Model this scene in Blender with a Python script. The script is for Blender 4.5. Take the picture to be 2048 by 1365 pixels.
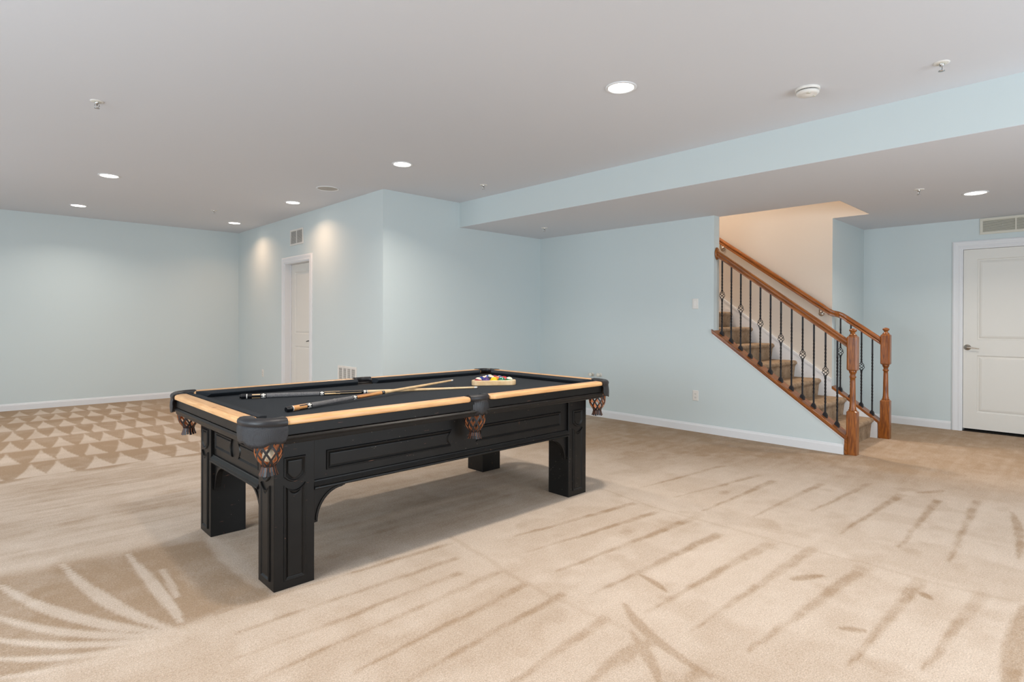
import bpy, math, random
import numpy as np
from mathutils import Vector, Matrix

for o in list(bpy.data.objects): bpy.data.objects.remove(o)
SC = bpy.context.scene
COL = SC.collection
PI = math.pi
random.seed(7)

# ------------------------------------------------------------------ camera, exposure, large lights
f_px, cx_px, hy_px = 1148.03, 1024.14, 644.31
yaw, pitch, roll = math.radians(43.758), math.radians(-0.1958), math.radians(0.1752)
F = Vector((math.sin(yaw) * math.cos(pitch), math.cos(yaw) * math.cos(pitch), math.sin(pitch)))
R0 = Vector((math.cos(yaw), -math.sin(yaw), 0)); U0 = R0.cross(F)
R = R0 * math.cos(roll) + U0 * math.sin(roll)
U = -R0 * math.sin(roll) + U0 * math.cos(roll)
cam = bpy.data.cameras.new('camera'); camo = bpy.data.objects.new('camera', cam); COL.objects.link(camo)
cam.sensor_width = 36; cam.lens = f_px / 2048 * 36
cam.shift_x = (1024 - cx_px) / 2048; cam.shift_y = (hy_px - 682.5) / 2048
cam.clip_start = 0.05
M = Matrix(((R.x, U.x, -F.x), (R.y, U.y, -F.y), (R.z, U.z, -F.z)))
camo.matrix_world = Matrix.Translation((0, 0, 1.264)) @ M.to_4x4()
SC.camera = camo
vs = SC.view_settings
SC.display_settings.display_device = 'sRGB'
vs.view_transform = 'Standard'; vs.look = 'None'; vs.gamma = 1; vs.use_curve_mapping = False
vs.exposure = 0.54
W = bpy.data.worlds.new('world'); SC.world = W; W.use_nodes = True
W.node_tree.nodes['Background'].inputs[0].default_value = (0.75, 0.85, 1, 1)
W.node_tree.nodes['Background'].inputs[1].default_value = 0.6

def area_light(name, loc, target, sx, sy, power, col, spread=180, shape='RECTANGLE', parent=None):
    l = bpy.data.lights.new(name, 'AREA'); l.shape = shape; l.size = sx
    if shape == 'RECTANGLE': l.size_y = sy
    l.energy = power; l.color = col; l.spread = math.radians(spread)
    o = bpy.data.objects.new(name, l); COL.objects.link(o)
    o.location = loc
    d = Vector(target) - Vector(loc)
    o.rotation_euler = d.to_track_quat('-Z', 'Y').to_euler()
    if parent: o.parent = parent
    return o

DAY = (0.80, 0.91, 1.0)
WARM = (1.0, 0.62, 0.38)
# daylight entering through the glazed doors and window behind the camera
area_light('window_daylight', (3.2, -3.0, 1.25), (3.8, 5, 1.45), 3.4, 2.0, 100, DAY)
area_light('window_daylight', (-2.95, 2.0, 1.35), (6, 2.0, 1.45), 3.0, 1.6, 112, DAY)
area_light('window_daylight', (-2.95, 7.2, 1.35), (6, 7.2, 1.45), 2.4, 1.6, 42, DAY)
# lamp of the floor above, shining down the stairwell
area_light('upstairs_lamp', (6.65, 4.4, 5.1), (6.65, 3.6, 0), 0.5, 0.5, 78, (1.0, 0.87, 0.74))

# ------------------------------------------------------------------ helpers
def srgb(r, g, b):
    f = lambda c: (c / 255 / 12.92) if c / 255 <= .04045 else ((c / 255 + .055) / 1.055) ** 2.4
    return (f(r), f(g), f(b), 1)

MATS = {}
def mat(name, col, rough=.5, metal=0, bump=0, bscale=200, var=0, vscale=3, spec=.5, coat=0, emis=None, estr=0):
    m = bpy.data.materials.new(name); m.use_nodes = True; MATS[name] = m
    nt = m.node_tree; b = nt.nodes['Principled BSDF']
    b.inputs['Roughness'].default_value = rough; b.inputs['Metallic'].default_value = metal
    b.inputs['Specular IOR Level'].default_value = spec; b.inputs['Coat Weight'].default_value = coat
    b.inputs['Base Color'].default_value = col
    tc = nt.nodes.new('ShaderNodeTexCoord')
    if var:
        n = nt.nodes.new('ShaderNodeTexNoise'); n.inputs['Scale'].default_value = vscale; n.inputs['Detail'].default_value = 4
        nt.links.new(tc.outputs['Object'], n.inputs['Vector'])
        mx = nt.nodes.new('ShaderNodeMix'); mx.data_type = 'RGBA'
        mx.inputs['A'].default_value = tuple(c * (1 - var) for c in col[:3]) + (1,)
        mx.inputs['B'].default_value = tuple(min(1, c * (1 + var)) for c in col[:3]) + (1,)
        nt.links.new(n.outputs['Fac'], mx.inputs['Factor']); nt.links.new(mx.outputs['Result'], b.inputs['Base Color'])
    if bump:
        n = nt.nodes.new('ShaderNodeTexNoise'); n.inputs['Scale'].default_value = bscale; n.inputs['Detail'].default_value = 3
        nt.links.new(tc.outputs['Object'], n.inputs['Vector'])
        bp = nt.nodes.new('ShaderNodeBump'); bp.inputs['Strength'].default_value = bump; bp.inputs['Distance'].default_value = .002
        nt.links.new(n.outputs['Fac'], bp.inputs['Height']); nt.links.new(bp.outputs['Normal'], b.inputs['Normal'])
    if emis:
        b.inputs['Emission Color'].default_value = emis; b.inputs['Emission Strength'].default_value = estr
    return m

def wood(name, c1, c2, rough=.35, scale=(1, 1, 12), wscale=6, coat=.2, knots=False, c3=None, tilt=0):
    m = bpy.data.materials.new(name); m.use_nodes = True; MATS[name] = m
    nt = m.node_tree; b = nt.nodes['Principled BSDF']; L = nt.links
    b.inputs['Roughness'].default_value = rough; b.inputs['Coat Weight'].default_value = coat; b.inputs['Coat Roughness'].default_value = .25
    tc = nt.nodes.new('ShaderNodeTexCoord'); mp = nt.nodes.new('ShaderNodeMapping'); mp.inputs['Scale'].default_value = scale
    mr = nt.nodes.new('ShaderNodeMapping'); mr.inputs['Rotation'].default_value = (-tilt, 0, 0); L.new(tc.outputs['Object'], mr.inputs['Vector'])
    L.new(mr.outputs['Vector'], mp.inputs['Vector'])
    n = nt.nodes.new('ShaderNodeTexNoise'); n.inputs['Scale'].default_value = wscale; n.inputs['Detail'].default_value = 6; n.inputs['Distortion'].default_value = .6
    L.new(mp.outputs['Vector'], n.inputs['Vector'])
    r = nt.nodes.new('ShaderNodeValToRGB'); r.color_ramp.elements[0].position = .34; r.color_ramp.elements[1].position = .66
    r.color_ramp.elements[0].color = c1; r.color_ramp.elements[1].color = c2
    L.new(n.outputs['Fac'], r.inputs['Fac'])
    out = r.outputs['Color']
    if knots:
        v = nt.nodes.new('ShaderNodeTexVoronoi'); v.inputs['Scale'].default_value = 5.5
        mp2 = nt.nodes.new('ShaderNodeMapping'); mp2.inputs['Scale'].default_value = tuple(1 if s > 3 else 1.9 for s in scale) if False else (1, 1.6, 1)
        L.new(tc.outputs['Object'], mp2.inputs['Vector']); L.new(mp2.outputs['Vector'], v.inputs['Vector'])
        kr = nt.nodes.new('ShaderNodeValToRGB'); kr.color_ramp.elements[0].position = .03; kr.color_ramp.elements[1].position = .10
        kr.color_ramp.elements[0].color = (1, 1, 1, 1); kr.color_ramp.elements[1].color = (0, 0, 0, 1)
        L.new(v.outputs['Distance'], kr.inputs['Fac'])
        mx = nt.nodes.new('ShaderNodeMix'); mx.data_type = 'RGBA'; L.new(kr.outputs['Color'], mx.inputs['Factor'])
        L.new(out, mx.inputs['A']); mx.inputs['B'].default_value = c3; out = mx.outputs['Result']
    L.new(out, b.inputs['Base Color'])
    return m

class MB:
    def __init__(s): s.v = []; s.f = []; s.m = []; s.s = []
    def add(s, vs_, fs, m=0, sm=False):
        o = len(s.v); s.v += [tuple(v) for v in vs_]
        for i, f in enumerate(fs):
            s.f.append(tuple(o + k for k in f)); s.m.append(m[i] if isinstance(m, list) else m); s.s.append(sm)
    def box(s, x0, x1, y0, y1, z0, z1, m=0):
        s.add([(x0, y0, z0), (x1, y0, z0), (x1, y1, z0), (x0, y1, z0), (x0, y0, z1), (x1, y0, z1), (x1, y1, z1), (x0, y1, z1)],
              [(0, 3, 2, 1), (4, 5, 6, 7), (0, 1, 5, 4), (1, 2, 6, 5), (2, 3, 7, 6), (3, 0, 4, 7)], m)
    def loft(s, rings, m=0, sm=False, cap=True, closed=False):
        n = len(rings[0]); vs_ = [p for r in rings for p in r]; fs = []; ms = []
        k = len(rings)
        for i in range(k if closed else k - 1):
            for j in range(n):
                a = i * n + j; b = i * n + (j + 1) % n; c = ((i + 1) % k) * n + (j + 1) % n; d = ((i + 1) % k) * n + j
                fs.append((a, b, c, d))
        s.add(vs_, fs, m, sm)
        if cap and not closed:
            s.add(rings[0], [tuple(reversed(range(n)))], m if not isinstance(m, list) else m[0])
            s.add(rings[-1], [tuple(range(n))], m if not isinstance(m, list) else m[0])
    def lathe(s, prof, o=(0, 0, 0), ax=(0, 0, 1), n=24, m=0, sm=True, cap=True):
        # prof list of (r, h)
        ax = Vector(ax).normalized(); t = Vector((1, 0, 0)) if abs(ax.x) < .9 else Vector((0, 1, 0))
        e1 = ax.cross(t).normalized(); e2 = ax.cross(e1); o = Vector(o)
        rings = [[o + ax * h + (e1 * math.cos(2 * PI * k / n) + e2 * math.sin(2 * PI * k / n)) * max(r, 1e-5) for k in range(n)] for r, h in prof]
        s.loft(rings, m, sm, cap)
    def tube(s, pts, r, n=8, m=0, sm=True, cap=True):
        pts = [Vector(p) for p in pts]; rings = []
        for i, p in enumerate(pts):
            t = (pts[min(i + 1, len(pts) - 1)] - pts[max(i - 1, 0)]).normalized()
            a = Vector((0, 0, 1)) if abs(t.z) < .9 else Vector((1, 0, 0))
            e1 = t.cross(a).normalized(); e2 = t.cross(e1)
            rr = r[i] if isinstance(r, (list, tuple)) else r
            rings.append([p + (e1 * math.cos(2 * PI * k / n) + e2 * math.sin(2 * PI * k / n)) * rr for k in range(n)])
        s.loft(rings, m, sm, cap)
    def prism(s, poly, fn, a, b, m=0):
        # poly (u,v) list, fn(u,v,w)->xyz
        n = len(poly)
        A = [fn(u, v, a) for u, v in poly]; B = [fn(u, v, b) for u, v in poly]
        s.add(A + B, [tuple(reversed(range(n))), tuple(range(n, 2 * n))] + [(i, (i + 1) % n, n + (i + 1) % n, n + i) for i in range(n)], m)
    def build(s, name, mats, parent=None, bevel=0, loc=None, seg=2):
        me = bpy.data.meshes.new(name); me.from_pydata(s.v, [], s.f)
        if not isinstance(mats, (list, tuple)): mats = [mats]
        for m in mats: me.materials.append(m)
        me.polygons.foreach_set('material_index', s.m); me.polygons.foreach_set('use_smooth', s.s)
        import bmesh
        bm = bmesh.new(); bm.from_mesh(me); bmesh.ops.recalc_face_normals(bm, faces=bm.faces); bm.to_mesh(me); bm.free()
        o = bpy.data.objects.new(name, me); COL.objects.link(o)
        if parent is not None: o.parent = parent
        if loc is not None: o.location = loc
        if bevel:
            b = o.modifiers.new('bevel', 'BEVEL'); b.width = bevel; b.segments = seg; b.limit_method = 'ANGLE'; b.angle_limit = math.radians(50)
        return o

def tag(o, label, cat, group=None):
    o['label'] = label; o['category'] = cat
    if group: o['group'] = group
    return o
def thing(name, label, cat, loc=(0, 0, 0), rz=0, group=None):
    o = bpy.data.objects.new(name, None); COL.objects.link(o); o.location = loc; o.rotation_euler = (0, 0, rz); o.empty_display_size = .1
    return tag(o, label, cat, group)
def struct(o): o['kind'] = 'structure'; return o
def copy_tree(o, parent=None):
    c = o.copy(); COL.objects.link(c)
    if parent is not None: c.parent = parent
    for ch in list(o.children): copy_tree(ch, c)
    return c

# ------------------------------------------------------------------ materials
M_wall = mat('wall_paint', srgb(207, 217, 218), .55, bump=.04, bscale=300, spec=.3)
M_beige = mat('beige_paint', srgb(214, 204, 192), .6, bump=.04, bscale=300, spec=.3)
M_ceil = mat('ceiling_paint', srgb(217, 219, 224), .9, bump=.04, bscale=250, spec=.2)
M_trim = mat('trim_paint', srgb(228, 229, 231), .35, spec=.4)
M_door = mat('door_paint', srgb(226, 223, 216), .35, spec=.4)
M_vent = mat('vent_enamel', srgb(214, 210, 196), .4)
M_ventd = mat('vent_dark', srgb(88, 84, 76), .8)
M_void = mat('void_dark', srgb(12, 11, 10), .9)
M_plate = mat('plate_plastic', srgb(228, 224, 218), .35)
M_slot = mat('slot_dark', srgb(90, 80, 76), .6)
M_nickel = mat('satin_nickel', srgb(190, 182, 172), .28, 1)
M_chrome = mat('chrome', srgb(200, 200, 200), .2, 1)
M_iron = mat('black_iron', srgb(28, 28, 32), .45, .3)
M_oak = wood('oak_stain', srgb(104, 52, 14), srgb(166, 96, 32), .3, (14, 14, 1.2), 7, .22)
M_oakrail = wood('oak_rail', srgb(102, 52, 14), srgb(164, 94, 30), .28, (14, .9, 14), 6, .25, tilt=math.radians(36.2))
M_rail = wood('alder_wood', srgb(214, 158, 102), srgb(234, 187, 134), .4, (1.5, 18, 18), 4, .25, True, srgb(150, 96, 56))
M_railY = wood('alder_wood_end', srgb(214, 158, 102), srgb(234, 187, 134), .4, (18, 1.5, 18), 4, .25, True, srgb(150, 96, 56))
M_cloth = mat('black_felt', srgb(50, 54, 59), .95, bump=.25, bscale=900, var=.08, vscale=60, spec=.15)
M_leather = mat('black_leather', srgb(34, 33, 36), .42, bump=.3, bscale=180, spec=.5)
M_tan = mat('tan_leather', srgb(200, 126, 78), .6, var=.15, vscale=20)
M_liner = mat('liner_leather', srgb(70, 58, 50), .7)
M_bare = wood('pale_maple', srgb(222, 184, 134), srgb(240, 208, 164), .35, (2, 2, 2), 8, .3)
M_black = mat('gloss_black', srgb(16, 16, 20), .2, coat=.4)
M_whitep = mat('white_inlay', srgb(232, 228, 222), .3)
M_butt = mat('orange_maple', srgb(222, 160, 100), .25, coat=.4, var=.1, vscale=40)
M_wrap = mat('linen_wrap', srgb(96, 96, 98), .8)
M_pipe = mat('white_pvc', srgb(226, 222, 210), .4)

def black_paint():
    m = bpy.data.materials.new('distressed_black'); m.use_nodes = True
    nt = m.node_tree; b = nt.nodes['Principled BSDF']; L = nt.links
    b.inputs['Roughness'].default_value = .4; b.inputs['Specular IOR Level'].default_value = .28
    tc = nt.nodes.new('ShaderNodeTexCoord')
    def noise(scale, mp_scale, lo, hi, det=3):
        mp = nt.nodes.new('ShaderNodeMapping'); mp.inputs['Scale'].default_value = mp_scale; L.new(tc.outputs['Object'], mp.inputs['Vector'])
        n = nt.nodes.new('ShaderNodeTexNoise'); n.inputs['Scale'].default_value = scale; n.inputs['Detail'].default_value = det
        L.new(mp.outputs['Vector'], n.inputs['Vector'])
        r = nt.nodes.new('ShaderNodeValToRGB'); r.color_ramp.elements[0].position = lo; r.color_ramp.elements[1].position = hi
        L.new(n.outputs['Fac'], r.inputs['Fac']); return r.outputs['Color']
    def mix(fac, a, c):
        mx = nt.nodes.new('ShaderNodeMix'); mx.data_type = 'RGBA'; L.new(fac, mx.inputs['Factor'])
        if isinstance(a, tuple): mx.inputs['A'].default_value = a
        else: L.new(a, mx.inputs['A'])
        mx.inputs['B'].default_value = c; return mx.outputs['Result']
    c = mix(noise(8, (1, 1, 1), .3, .7), srgb(17, 16, 16), srgb(23, 22, 21))
    c = mix(noise(5, (3, 30, 30), .735, .76), c, srgb(120, 84, 70))
    c = mix(noise(5, (30, 30, 2.5), .75, .77), c, srgb(130, 86, 62))
    v = nt.nodes.new('ShaderNodeTexVoronoi'); v.inputs['Scale'].default_value = 42; L.new(tc.outputs['Object'], v.inputs['Vector'])
    vr = nt.nodes.new('ShaderNodeValToRGB'); vr.color_ramp.elements[0].position = .045; vr.color_ramp.elements[1].position = .075
    vr.color_ramp.elements[0].color = (1, 1, 1, 1); vr.color_ramp.elements[1].color = (0, 0, 0, 1); L.new(v.outputs['Distance'], vr.inputs['Fac'])
    mask = noise(3, (1, 1, 1), .53, .58)
    mul = nt.nodes.new('ShaderNodeMath'); mul.operation = 'MULTIPLY'; L.new(vr.outputs['Color'], mul.inputs[0]); L.new(mask, mul.inputs[1])
    c = mix(mul.outputs[0], c, srgb(176, 166, 150))
    L.new(c, b.inputs['Base Color'])
    return m
M_blk = black_paint()

def weave_leather():
    m = bpy.data.materials.new('woven_leather'); m.use_nodes = True
    nt = m.node_tree; b = nt.nodes['Principled BSDF']; L = nt.links
    b.inputs['Roughness'].default_value = .42; b.inputs['Base Color'].default_value = srgb(36, 36, 40)
    tc = nt.nodes.new('ShaderNodeTexCoord'); ck = nt.nodes.new('ShaderNodeTexVoronoi'); ck.inputs['Scale'].default_value = 330; ck.inputs['Randomness'].default_value = .15
    L.new(tc.outputs['Object'], ck.inputs['Vector'])
    bp = nt.nodes.new('ShaderNodeBump'); bp.inputs['Strength'].default_value = .7; bp.inputs['Distance'].default_value = .002; bp.invert = True
    L.new(ck.outputs['Distance'], bp.inputs['Height']); L.new(bp.outputs['Normal'], b.inputs['Normal'])
    return m
M_weave = weave_leather()

def wrap_mat():
    m = MATS['linen_wrap']; nt = m.node_tree; b = nt.nodes['Principled BSDF']; L = nt.links
    tc = nt.nodes.new('ShaderNodeTexCoord'); n = nt.nodes.new('ShaderNodeTexNoise'); n.inputs['Scale'].default_value = 600; n.inputs['Detail'].default_value = 2
    L.new(tc.outputs['Object'], n.inputs['Vector'])
    r = nt.nodes.new('ShaderNodeValToRGB'); r.color_ramp.elements[0].position = .42; r.color_ramp.elements[1].position = .58
    r.color_ramp.elements[0].color = srgb(58, 58, 62); r.color_ramp.elements[1].color = srgb(140, 138, 138)
    L.new(n.outputs['Fac'], r.inputs['Fac']); L.new(r.outputs['Color'], b.inputs['Base Color'])
wrap_mat()

def carpet(name, attr=True):
    m = bpy.data.materials.new(name); m.use_nodes = True
    nt = m.node_tree; b = nt.nodes['Principled BSDF']; L = nt.links
    b.inputs['Roughness'].default_value = 1; b.inputs['Specular IOR Level'].default_value = .05
    tc = nt.nodes.new('ShaderNodeTexCoord')
    r = nt.nodes.new('ShaderNodeValToRGB')
    r.color_ramp.elements[0].position = 0; r.color_ramp.elements[1].position = 1
    r.color_ramp.elements[0].color = srgb(166, 142, 118); r.color_ramp.elements[1].color = srgb(210, 194, 179)
    if attr:
        a = nt.nodes.new('ShaderNodeAttribute'); a.attribute_name = 'nap'
        gn = nt.nodes.new('ShaderNodeTexNoise'); gn.inputs['Scale'].default_value = 75; gn.inputs['Detail'].default_value = 3; gn.inputs['Roughness'].default_value = .6
        L.new(tc.outputs['Object'], gn.inputs['Vector'])
        ma = nt.nodes.new('ShaderNodeMath'); ma.operation = 'MULTIPLY_ADD'; ma.inputs[1].default_value = .75; ma.inputs[2].default_value = -.375
        L.new(gn.outputs['Fac'], ma.inputs[0])
        ad = nt.nodes.new('ShaderNodeMath'); ad.operation = 'ADD'; ad.use_clamp = True
        L.new(a.outputs['Fac'], ad.inputs[0]); L.new(ma.outputs[0], ad.inputs[1]); L.new(ad.outputs[0], r.inputs['Fac'])
    else:
        mp = nt.nodes.new('ShaderNodeMapping'); mp.inputs['Scale'].default_value = (3, 3, 3); L.new(tc.outputs['Object'], mp.inputs['Vector'])
        n0 = nt.nodes.new('ShaderNodeTexNoise'); n0.inputs['Scale'].default_value = 5; n0.inputs['Detail'].default_value = 4
        L.new(mp.outputs['Vector'], n0.inputs['Vector']); r.color_ramp.elements[0].position = .25; r.color_ramp.elements[1].position = 1.2 if False else 1.0
        L.new(n0.outputs['Fac'], r.inputs['Fac'])
        r.color_ramp.elements[0].color = srgb(130, 108, 86); r.color_ramp.elements[1].color = srgb(190, 168, 144)
    n = nt.nodes.new('ShaderNodeTexNoise'); n.inputs['Scale'].default_value = 190; n.inputs['Detail'].default_value = 5; n.inputs['Roughness'].default_value = .7
    L.new(tc.outputs['Object'], n.inputs['Vector'])
    rr = nt.nodes.new('ShaderNodeMapRange'); rr.inputs['From Min'].default_value = .3; rr.inputs['From Max'].default_value = .7
    rr.inputs['To Min'].default_value = .66; rr.inputs['To Max'].default_value = 1.28; L.new(n.outputs['Fac'], rr.inputs['Value'])
    mx = nt.nodes.new('ShaderNodeVectorMath'); mx.operation = 'SCALE'
    L.new(r.outputs['Color'], mx.inputs[0]); L.new(rr.outputs['Result'], mx.inputs['Scale'])
    L.new(mx.outputs['Vector'], b.inputs['Base Color'])
    bp = nt.nodes.new('ShaderNodeBump'); bp.inputs['Strength'].default_value = .5; bp.inputs['Distance'].default_value = .004
    L.new(n.outputs['Fac'], bp.inputs['Height']); L.new(bp.outputs['Normal'], b.inputs['Normal'])
    return m
M_carpet = carpet('carpet_nap'); M_stair = carpet('carpet_stair', False)

# ------------------------------------------------------------------ room constants
H, L_ = 2.743, 2.432
YB, XJ, YJ, XB, XS, XD, YN, XN = 10.41, 3.438, 5.705, 4.539, 6.026, 8.338, 2.198, 7.147
XL, YF = -2.8, -2.8
SL = .7326
cap_z = lambda y: .252 + SL * (y - 1.823)

# ------------------------------------------------------------------ floor with vacuum tracks in the pile
def make_floor():
    def steps(a, pts):
        out = [a]
        for b, st in pts:
            n = max(1, int(round((b - out[-1]) / st))); s0 = out[-1]
            out += [s0 + (b - s0) * (k + 1) / n for k in range(n)]
        return np.array(out)
    xs = steps(XL - .1, [(0, .5), (3.6, .013), (5.4, .02), (XD + .9, .04)])
    ys = steps(YF - .1, [(0, .5), (3.8, .013), (6.6, .02), (YB, .025), (YB + .1, .1)])
    X, Y = np.meshgrid(xs, ys, indexing='ij')
    rng = np.random.RandomState(3)
    def vnoise(x, y, seed):
        r = np.random.RandomState(seed).rand(256, 256)
        xi = np.floor(x).astype(int); yi = np.floor(y).astype(int); fx = x - xi; fy = y - yi
        fx = fx * fx * (3 - 2 * fx); fy = fy * fy * (3 - 2 * fy)
        g = lambda a, b: r[a % 256, b % 256]
        return (g(xi, yi) * (1 - fx) + g(xi + 1, yi) * fx) * (1 - fy) + (g(xi, yi + 1) * (1 - fx) + g(xi + 1, yi + 1) * fx) * fy
    def fbm(sx, sy, seed, o=4):
        t = 0; a = .5; n = 0
        for k in range(o): t = t + a * vnoise(X * sx * 2 ** k + 7 * k, Y * sy * 2 ** k + 3 * k, seed + k); n += a; a *= .55
        return t / n - .5
    sst = lambda a, b, v: np.clip((v - a) / (b - a), 0, 1) ** 2 * (3 - 2 * np.clip((v - a) / (b - a), 0, 1))
    wob = fbm(1.5, 1.5, 11) * .25
    nz = fbm(14, 14, 40, 4); streakx = fbm(2.2, 22, 60, 4); blot = fbm(2.2, 2.2, 80, 4)
    n = .86 + .25 * nz + .16 * streakx + .10 * blot
    n = n - .16 * (1 - sst(1.7, 2.3, X + wob)) * (1 - sst(2.3, 2.7, Y))
    def blend(mask, val):
        nonlocal n
        n = n * (1 - mask) + val * mask
    # far right / stairs: darker tone toward the stairs
    m = sst(4.7, 6.2, X + wob * 3 + (Y - 1) * .45)
    blend(m, .18 + .3 * streakx + .35 * nz + .25 * blot)
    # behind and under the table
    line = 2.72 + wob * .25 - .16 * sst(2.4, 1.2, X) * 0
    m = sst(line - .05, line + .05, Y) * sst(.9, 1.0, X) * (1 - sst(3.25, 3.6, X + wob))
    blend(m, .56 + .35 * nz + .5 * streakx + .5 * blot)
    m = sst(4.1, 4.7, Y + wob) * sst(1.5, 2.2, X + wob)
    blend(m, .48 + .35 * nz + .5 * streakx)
    # left middle: pale band with lengthwise streaks
    m = sst(3.75, 3.95, Y + wob * .6 + (X - .4) * .1) * (1 - sst(1.6, 2.2, X + wob))
    blend(m, .74 + .3 * nz + .8 * streakx)
    # dark patch left of the near leg
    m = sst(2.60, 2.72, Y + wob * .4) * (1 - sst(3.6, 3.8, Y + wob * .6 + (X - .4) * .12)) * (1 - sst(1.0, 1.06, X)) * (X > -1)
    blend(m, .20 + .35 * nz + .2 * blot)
    # pale fan strokes meeting at one point
    def stroke(a, b, w0, w1, val, soft=.012, profile='leaf'):
        ax, ay = a; bx, by = b
        dx, dy = bx - ax, by - ay; Ln = math.hypot(dx, dy); ux, uy = dx / Ln, dy / Ln
        t = ((X - ax) * ux + (Y - ay) * uy) / Ln; d = np.abs(-(X - ax) * uy + (Y - ay) * ux + fbm_s * .025 + wob * .012)
        tc = np.clip(t, 0, 1)
        w = w0 + (w1 - w0) * tc
        if profile == 'leaf': w = w1 * np.sin(PI * np.clip(tc * .93 + .07, 0, 1)) ** .8 + .004
        mk = (1 - sst(w - soft * .3, w + soft, d)) * sst(-.02, .02, t) * (1 - sst(.97, 1.03, t))
        blend(mk, val)
    fbm_s = fbm(9, 9, 120, 3)
    def bez(a, c, b, w, val):
        d = np.full_like(X, 9.); tt = np.zeros_like(X); K = 40
        sel = (X > min(a[0], b[0], c[0]) - .1) & (X < max(a[0], b[0], c[0]) + .1) & (Y > min(a[1], b[1]) - .15) & (Y < max(a[1], b[1]) + .15)
        xs_, ys_ = X[sel], Y[sel]; ds = np.full_like(xs_, 9.); ts = np.zeros_like(xs_)
        for k in range(K + 1):
            t = k / K; px = (1 - t) ** 2 * a[0] + 2 * t * (1 - t) * c[0] + t * t * b[0]; py = (1 - t) ** 2 * a[1] + 2 * t * (1 - t) * c[1] + t * t * b[1]
            q = np.hypot(xs_ - px, ys_ - py); m_ = q < ds; ds[m_] = q[m_]; ts[m_] = t
        d[sel] = ds; tt[sel] = ts
        wd = w * np.sin(PI * np.clip(tt * .9 + .06, 0, 1)) ** .9 + .002
        mk = 1 - sst(wd * .8, wd + .012, d + fbm_s * .012)
        blend(mk, val)
    C = (.645, 2.57)
    pale = .95 + .3 * nz
    bez((.372, 3.72), (.44, 3.0), C, .026, pale); bez((.638, 3.64), (.665, 3.0), (.66, 2.68), .022, pale)
    bez((.132, 3.62), (.30, 2.95), C, .026, pale); bez((.105, 3.26), (.30, 2.80), C, .020, pale)
    bez((.095, 3.03), (.30, 2.72), (.62, 2.56), .017, pale); bez((.09, 2.86), (.3, 2.62), (.62, 2.54), .014, pale)
    bez((.09, 2.70), (.3, 2.56), (.62, 2.52), .012, pale)
    bez((.727, 3.30), (.72, 3.1), (.705, 2.93), .009, .8)
    stroke((1.03, 3.62), (1.02, 2.75), 0, .035, .72 + .3 * nz, .03)
    # triangles left by the vacuum head, rows along the back of the room
    yb = [5.94, 6.52, 7.17, 7.82, 8.50, 9.12, 9.72, 10.3]
    m = sst(5.86, 5.94, Y + .06 * np.sin(X * 9) + wob * .1) * (1 - sst(2.1, 3.0, X + wob))
    blend(m, .16 + .3 * nz)
    tri_n = np.zeros_like(X)
    for i in range(len(yb) - 1):
        y0, y1 = yb[i], yb[i + 1]; base_off = [.05, -.03, .02, .06, .03, -.02, .05][i]; pit = [.225, .215, .2, .2, .2, .2, .2][i]
        k = np.floor((X - base_off) / pit); rk = np.random.RandomState(i + 5).rand(64)
        off = (rk[np.clip(k.astype(int), 0, 63)] - .5) * .07
        u = (X - base_off) / pit - k - .5 - off / pit       # -.5..0.5
        t = (Y - y0) / (y1 - y0 - .03)                   # 0 base .. 1 apex
        hw = .47 * (1 - np.clip(t, 0, 1)) ** 1.45
        tri = (1 - sst(hw - .02, hw + .05, np.abs(u - .12 * (t - .5)))) * (t > 0) * (t < 1)
        tri_n = np.maximum(tri_n, tri)
    fade = (1 - sst(1.6, 2.4, X + wob * 1.5)) * sst(5.9, 5.95, Y)
    blend(tri_n * fade, .88 + .25 * nz)
    for y0 in yb[1:]: blend((1 - sst(.0, .035, np.abs(Y - y0 - .02 + wob * .04))) * fade * .4, .1)
    # dark wedges between the passes in the front of the room
    W1 = [((2.326, 2.403), (3.361, 2.275), .022), ((2.156, 1.923), (3.411, 1.84), .026), ((2.081, 1.65), (3.239, 1.603), .028), ((2.138, 1.388), (3.338, 1.333), .03),
          ((2.136, 1.175), (3.426, 1.139), .028), ((2.165, .957), (3.343, .869), .03), ((2.327, .657), (3.398, .642), .026), ((2.507, .464), (3.432, .41), .026),
          ((2.2, 2.2), (3.3, 2.06), .018)]
    W2 = [((3.672, 2.155), (4.726, 1.98), .02), ((3.538, 1.869), (4.642, 1.834), .026), ((3.675, 1.592), (4.834, 1.548), .024), ((4.068, 1.37), (5.106, 1.293), .02),
          ((3.761, 1.111), (4.941, 1.054), .024), ((3.769, .816), (4.975, .844), .022), ((3.743, .585), (5.179, .652), .022), ((3.7, 2.45), (4.8, 2.33), .016)]
    W3 = [((.78, 2.65), (1.99, 2.575), .012), ((.79, 2.43), (1.90, 2.395), .015), ((.72, 2.245), (1.80, 2.24), .015), ((.76, 2.07), (1.951, 2.12), .016), ((1.0, 1.87), (1.966, 1.93), .018),
          ((1.1, 1.70), (2.008, 1.745), .018), ((1.25, 1.43), (1.977, 1.476), .022), ((1.35, 1.25), (1.967, 1.25), .02), ((1.35, 1.05), (1.93, 1.02), .02)]
    brk = .45 + .5 * sst(-.18, .15, fbm(9, 9, 150, 4))
    keep = n.copy()
    for a, b, w in W1 + W2 + W3:
        stroke(a, b, .001, w * .95, .22 + .35 * nz, .018, 'wedge')
    n = keep * (1 - brk) + n * brk
    # cross lines where the passes end
    def polyline(pts, w, val):
        for a, b in zip(pts[:-1], pts[1:]): stroke(a, b, w, w, val, .02, 'line')
    keep = n.copy()
    polyline([(3.456, 2.637), (3.371, 2.103), (3.376, 1.6), (3.371, 1.164), (3.402, .859), (3.381, .616), (3.432, .3)], .006, .5)
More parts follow.
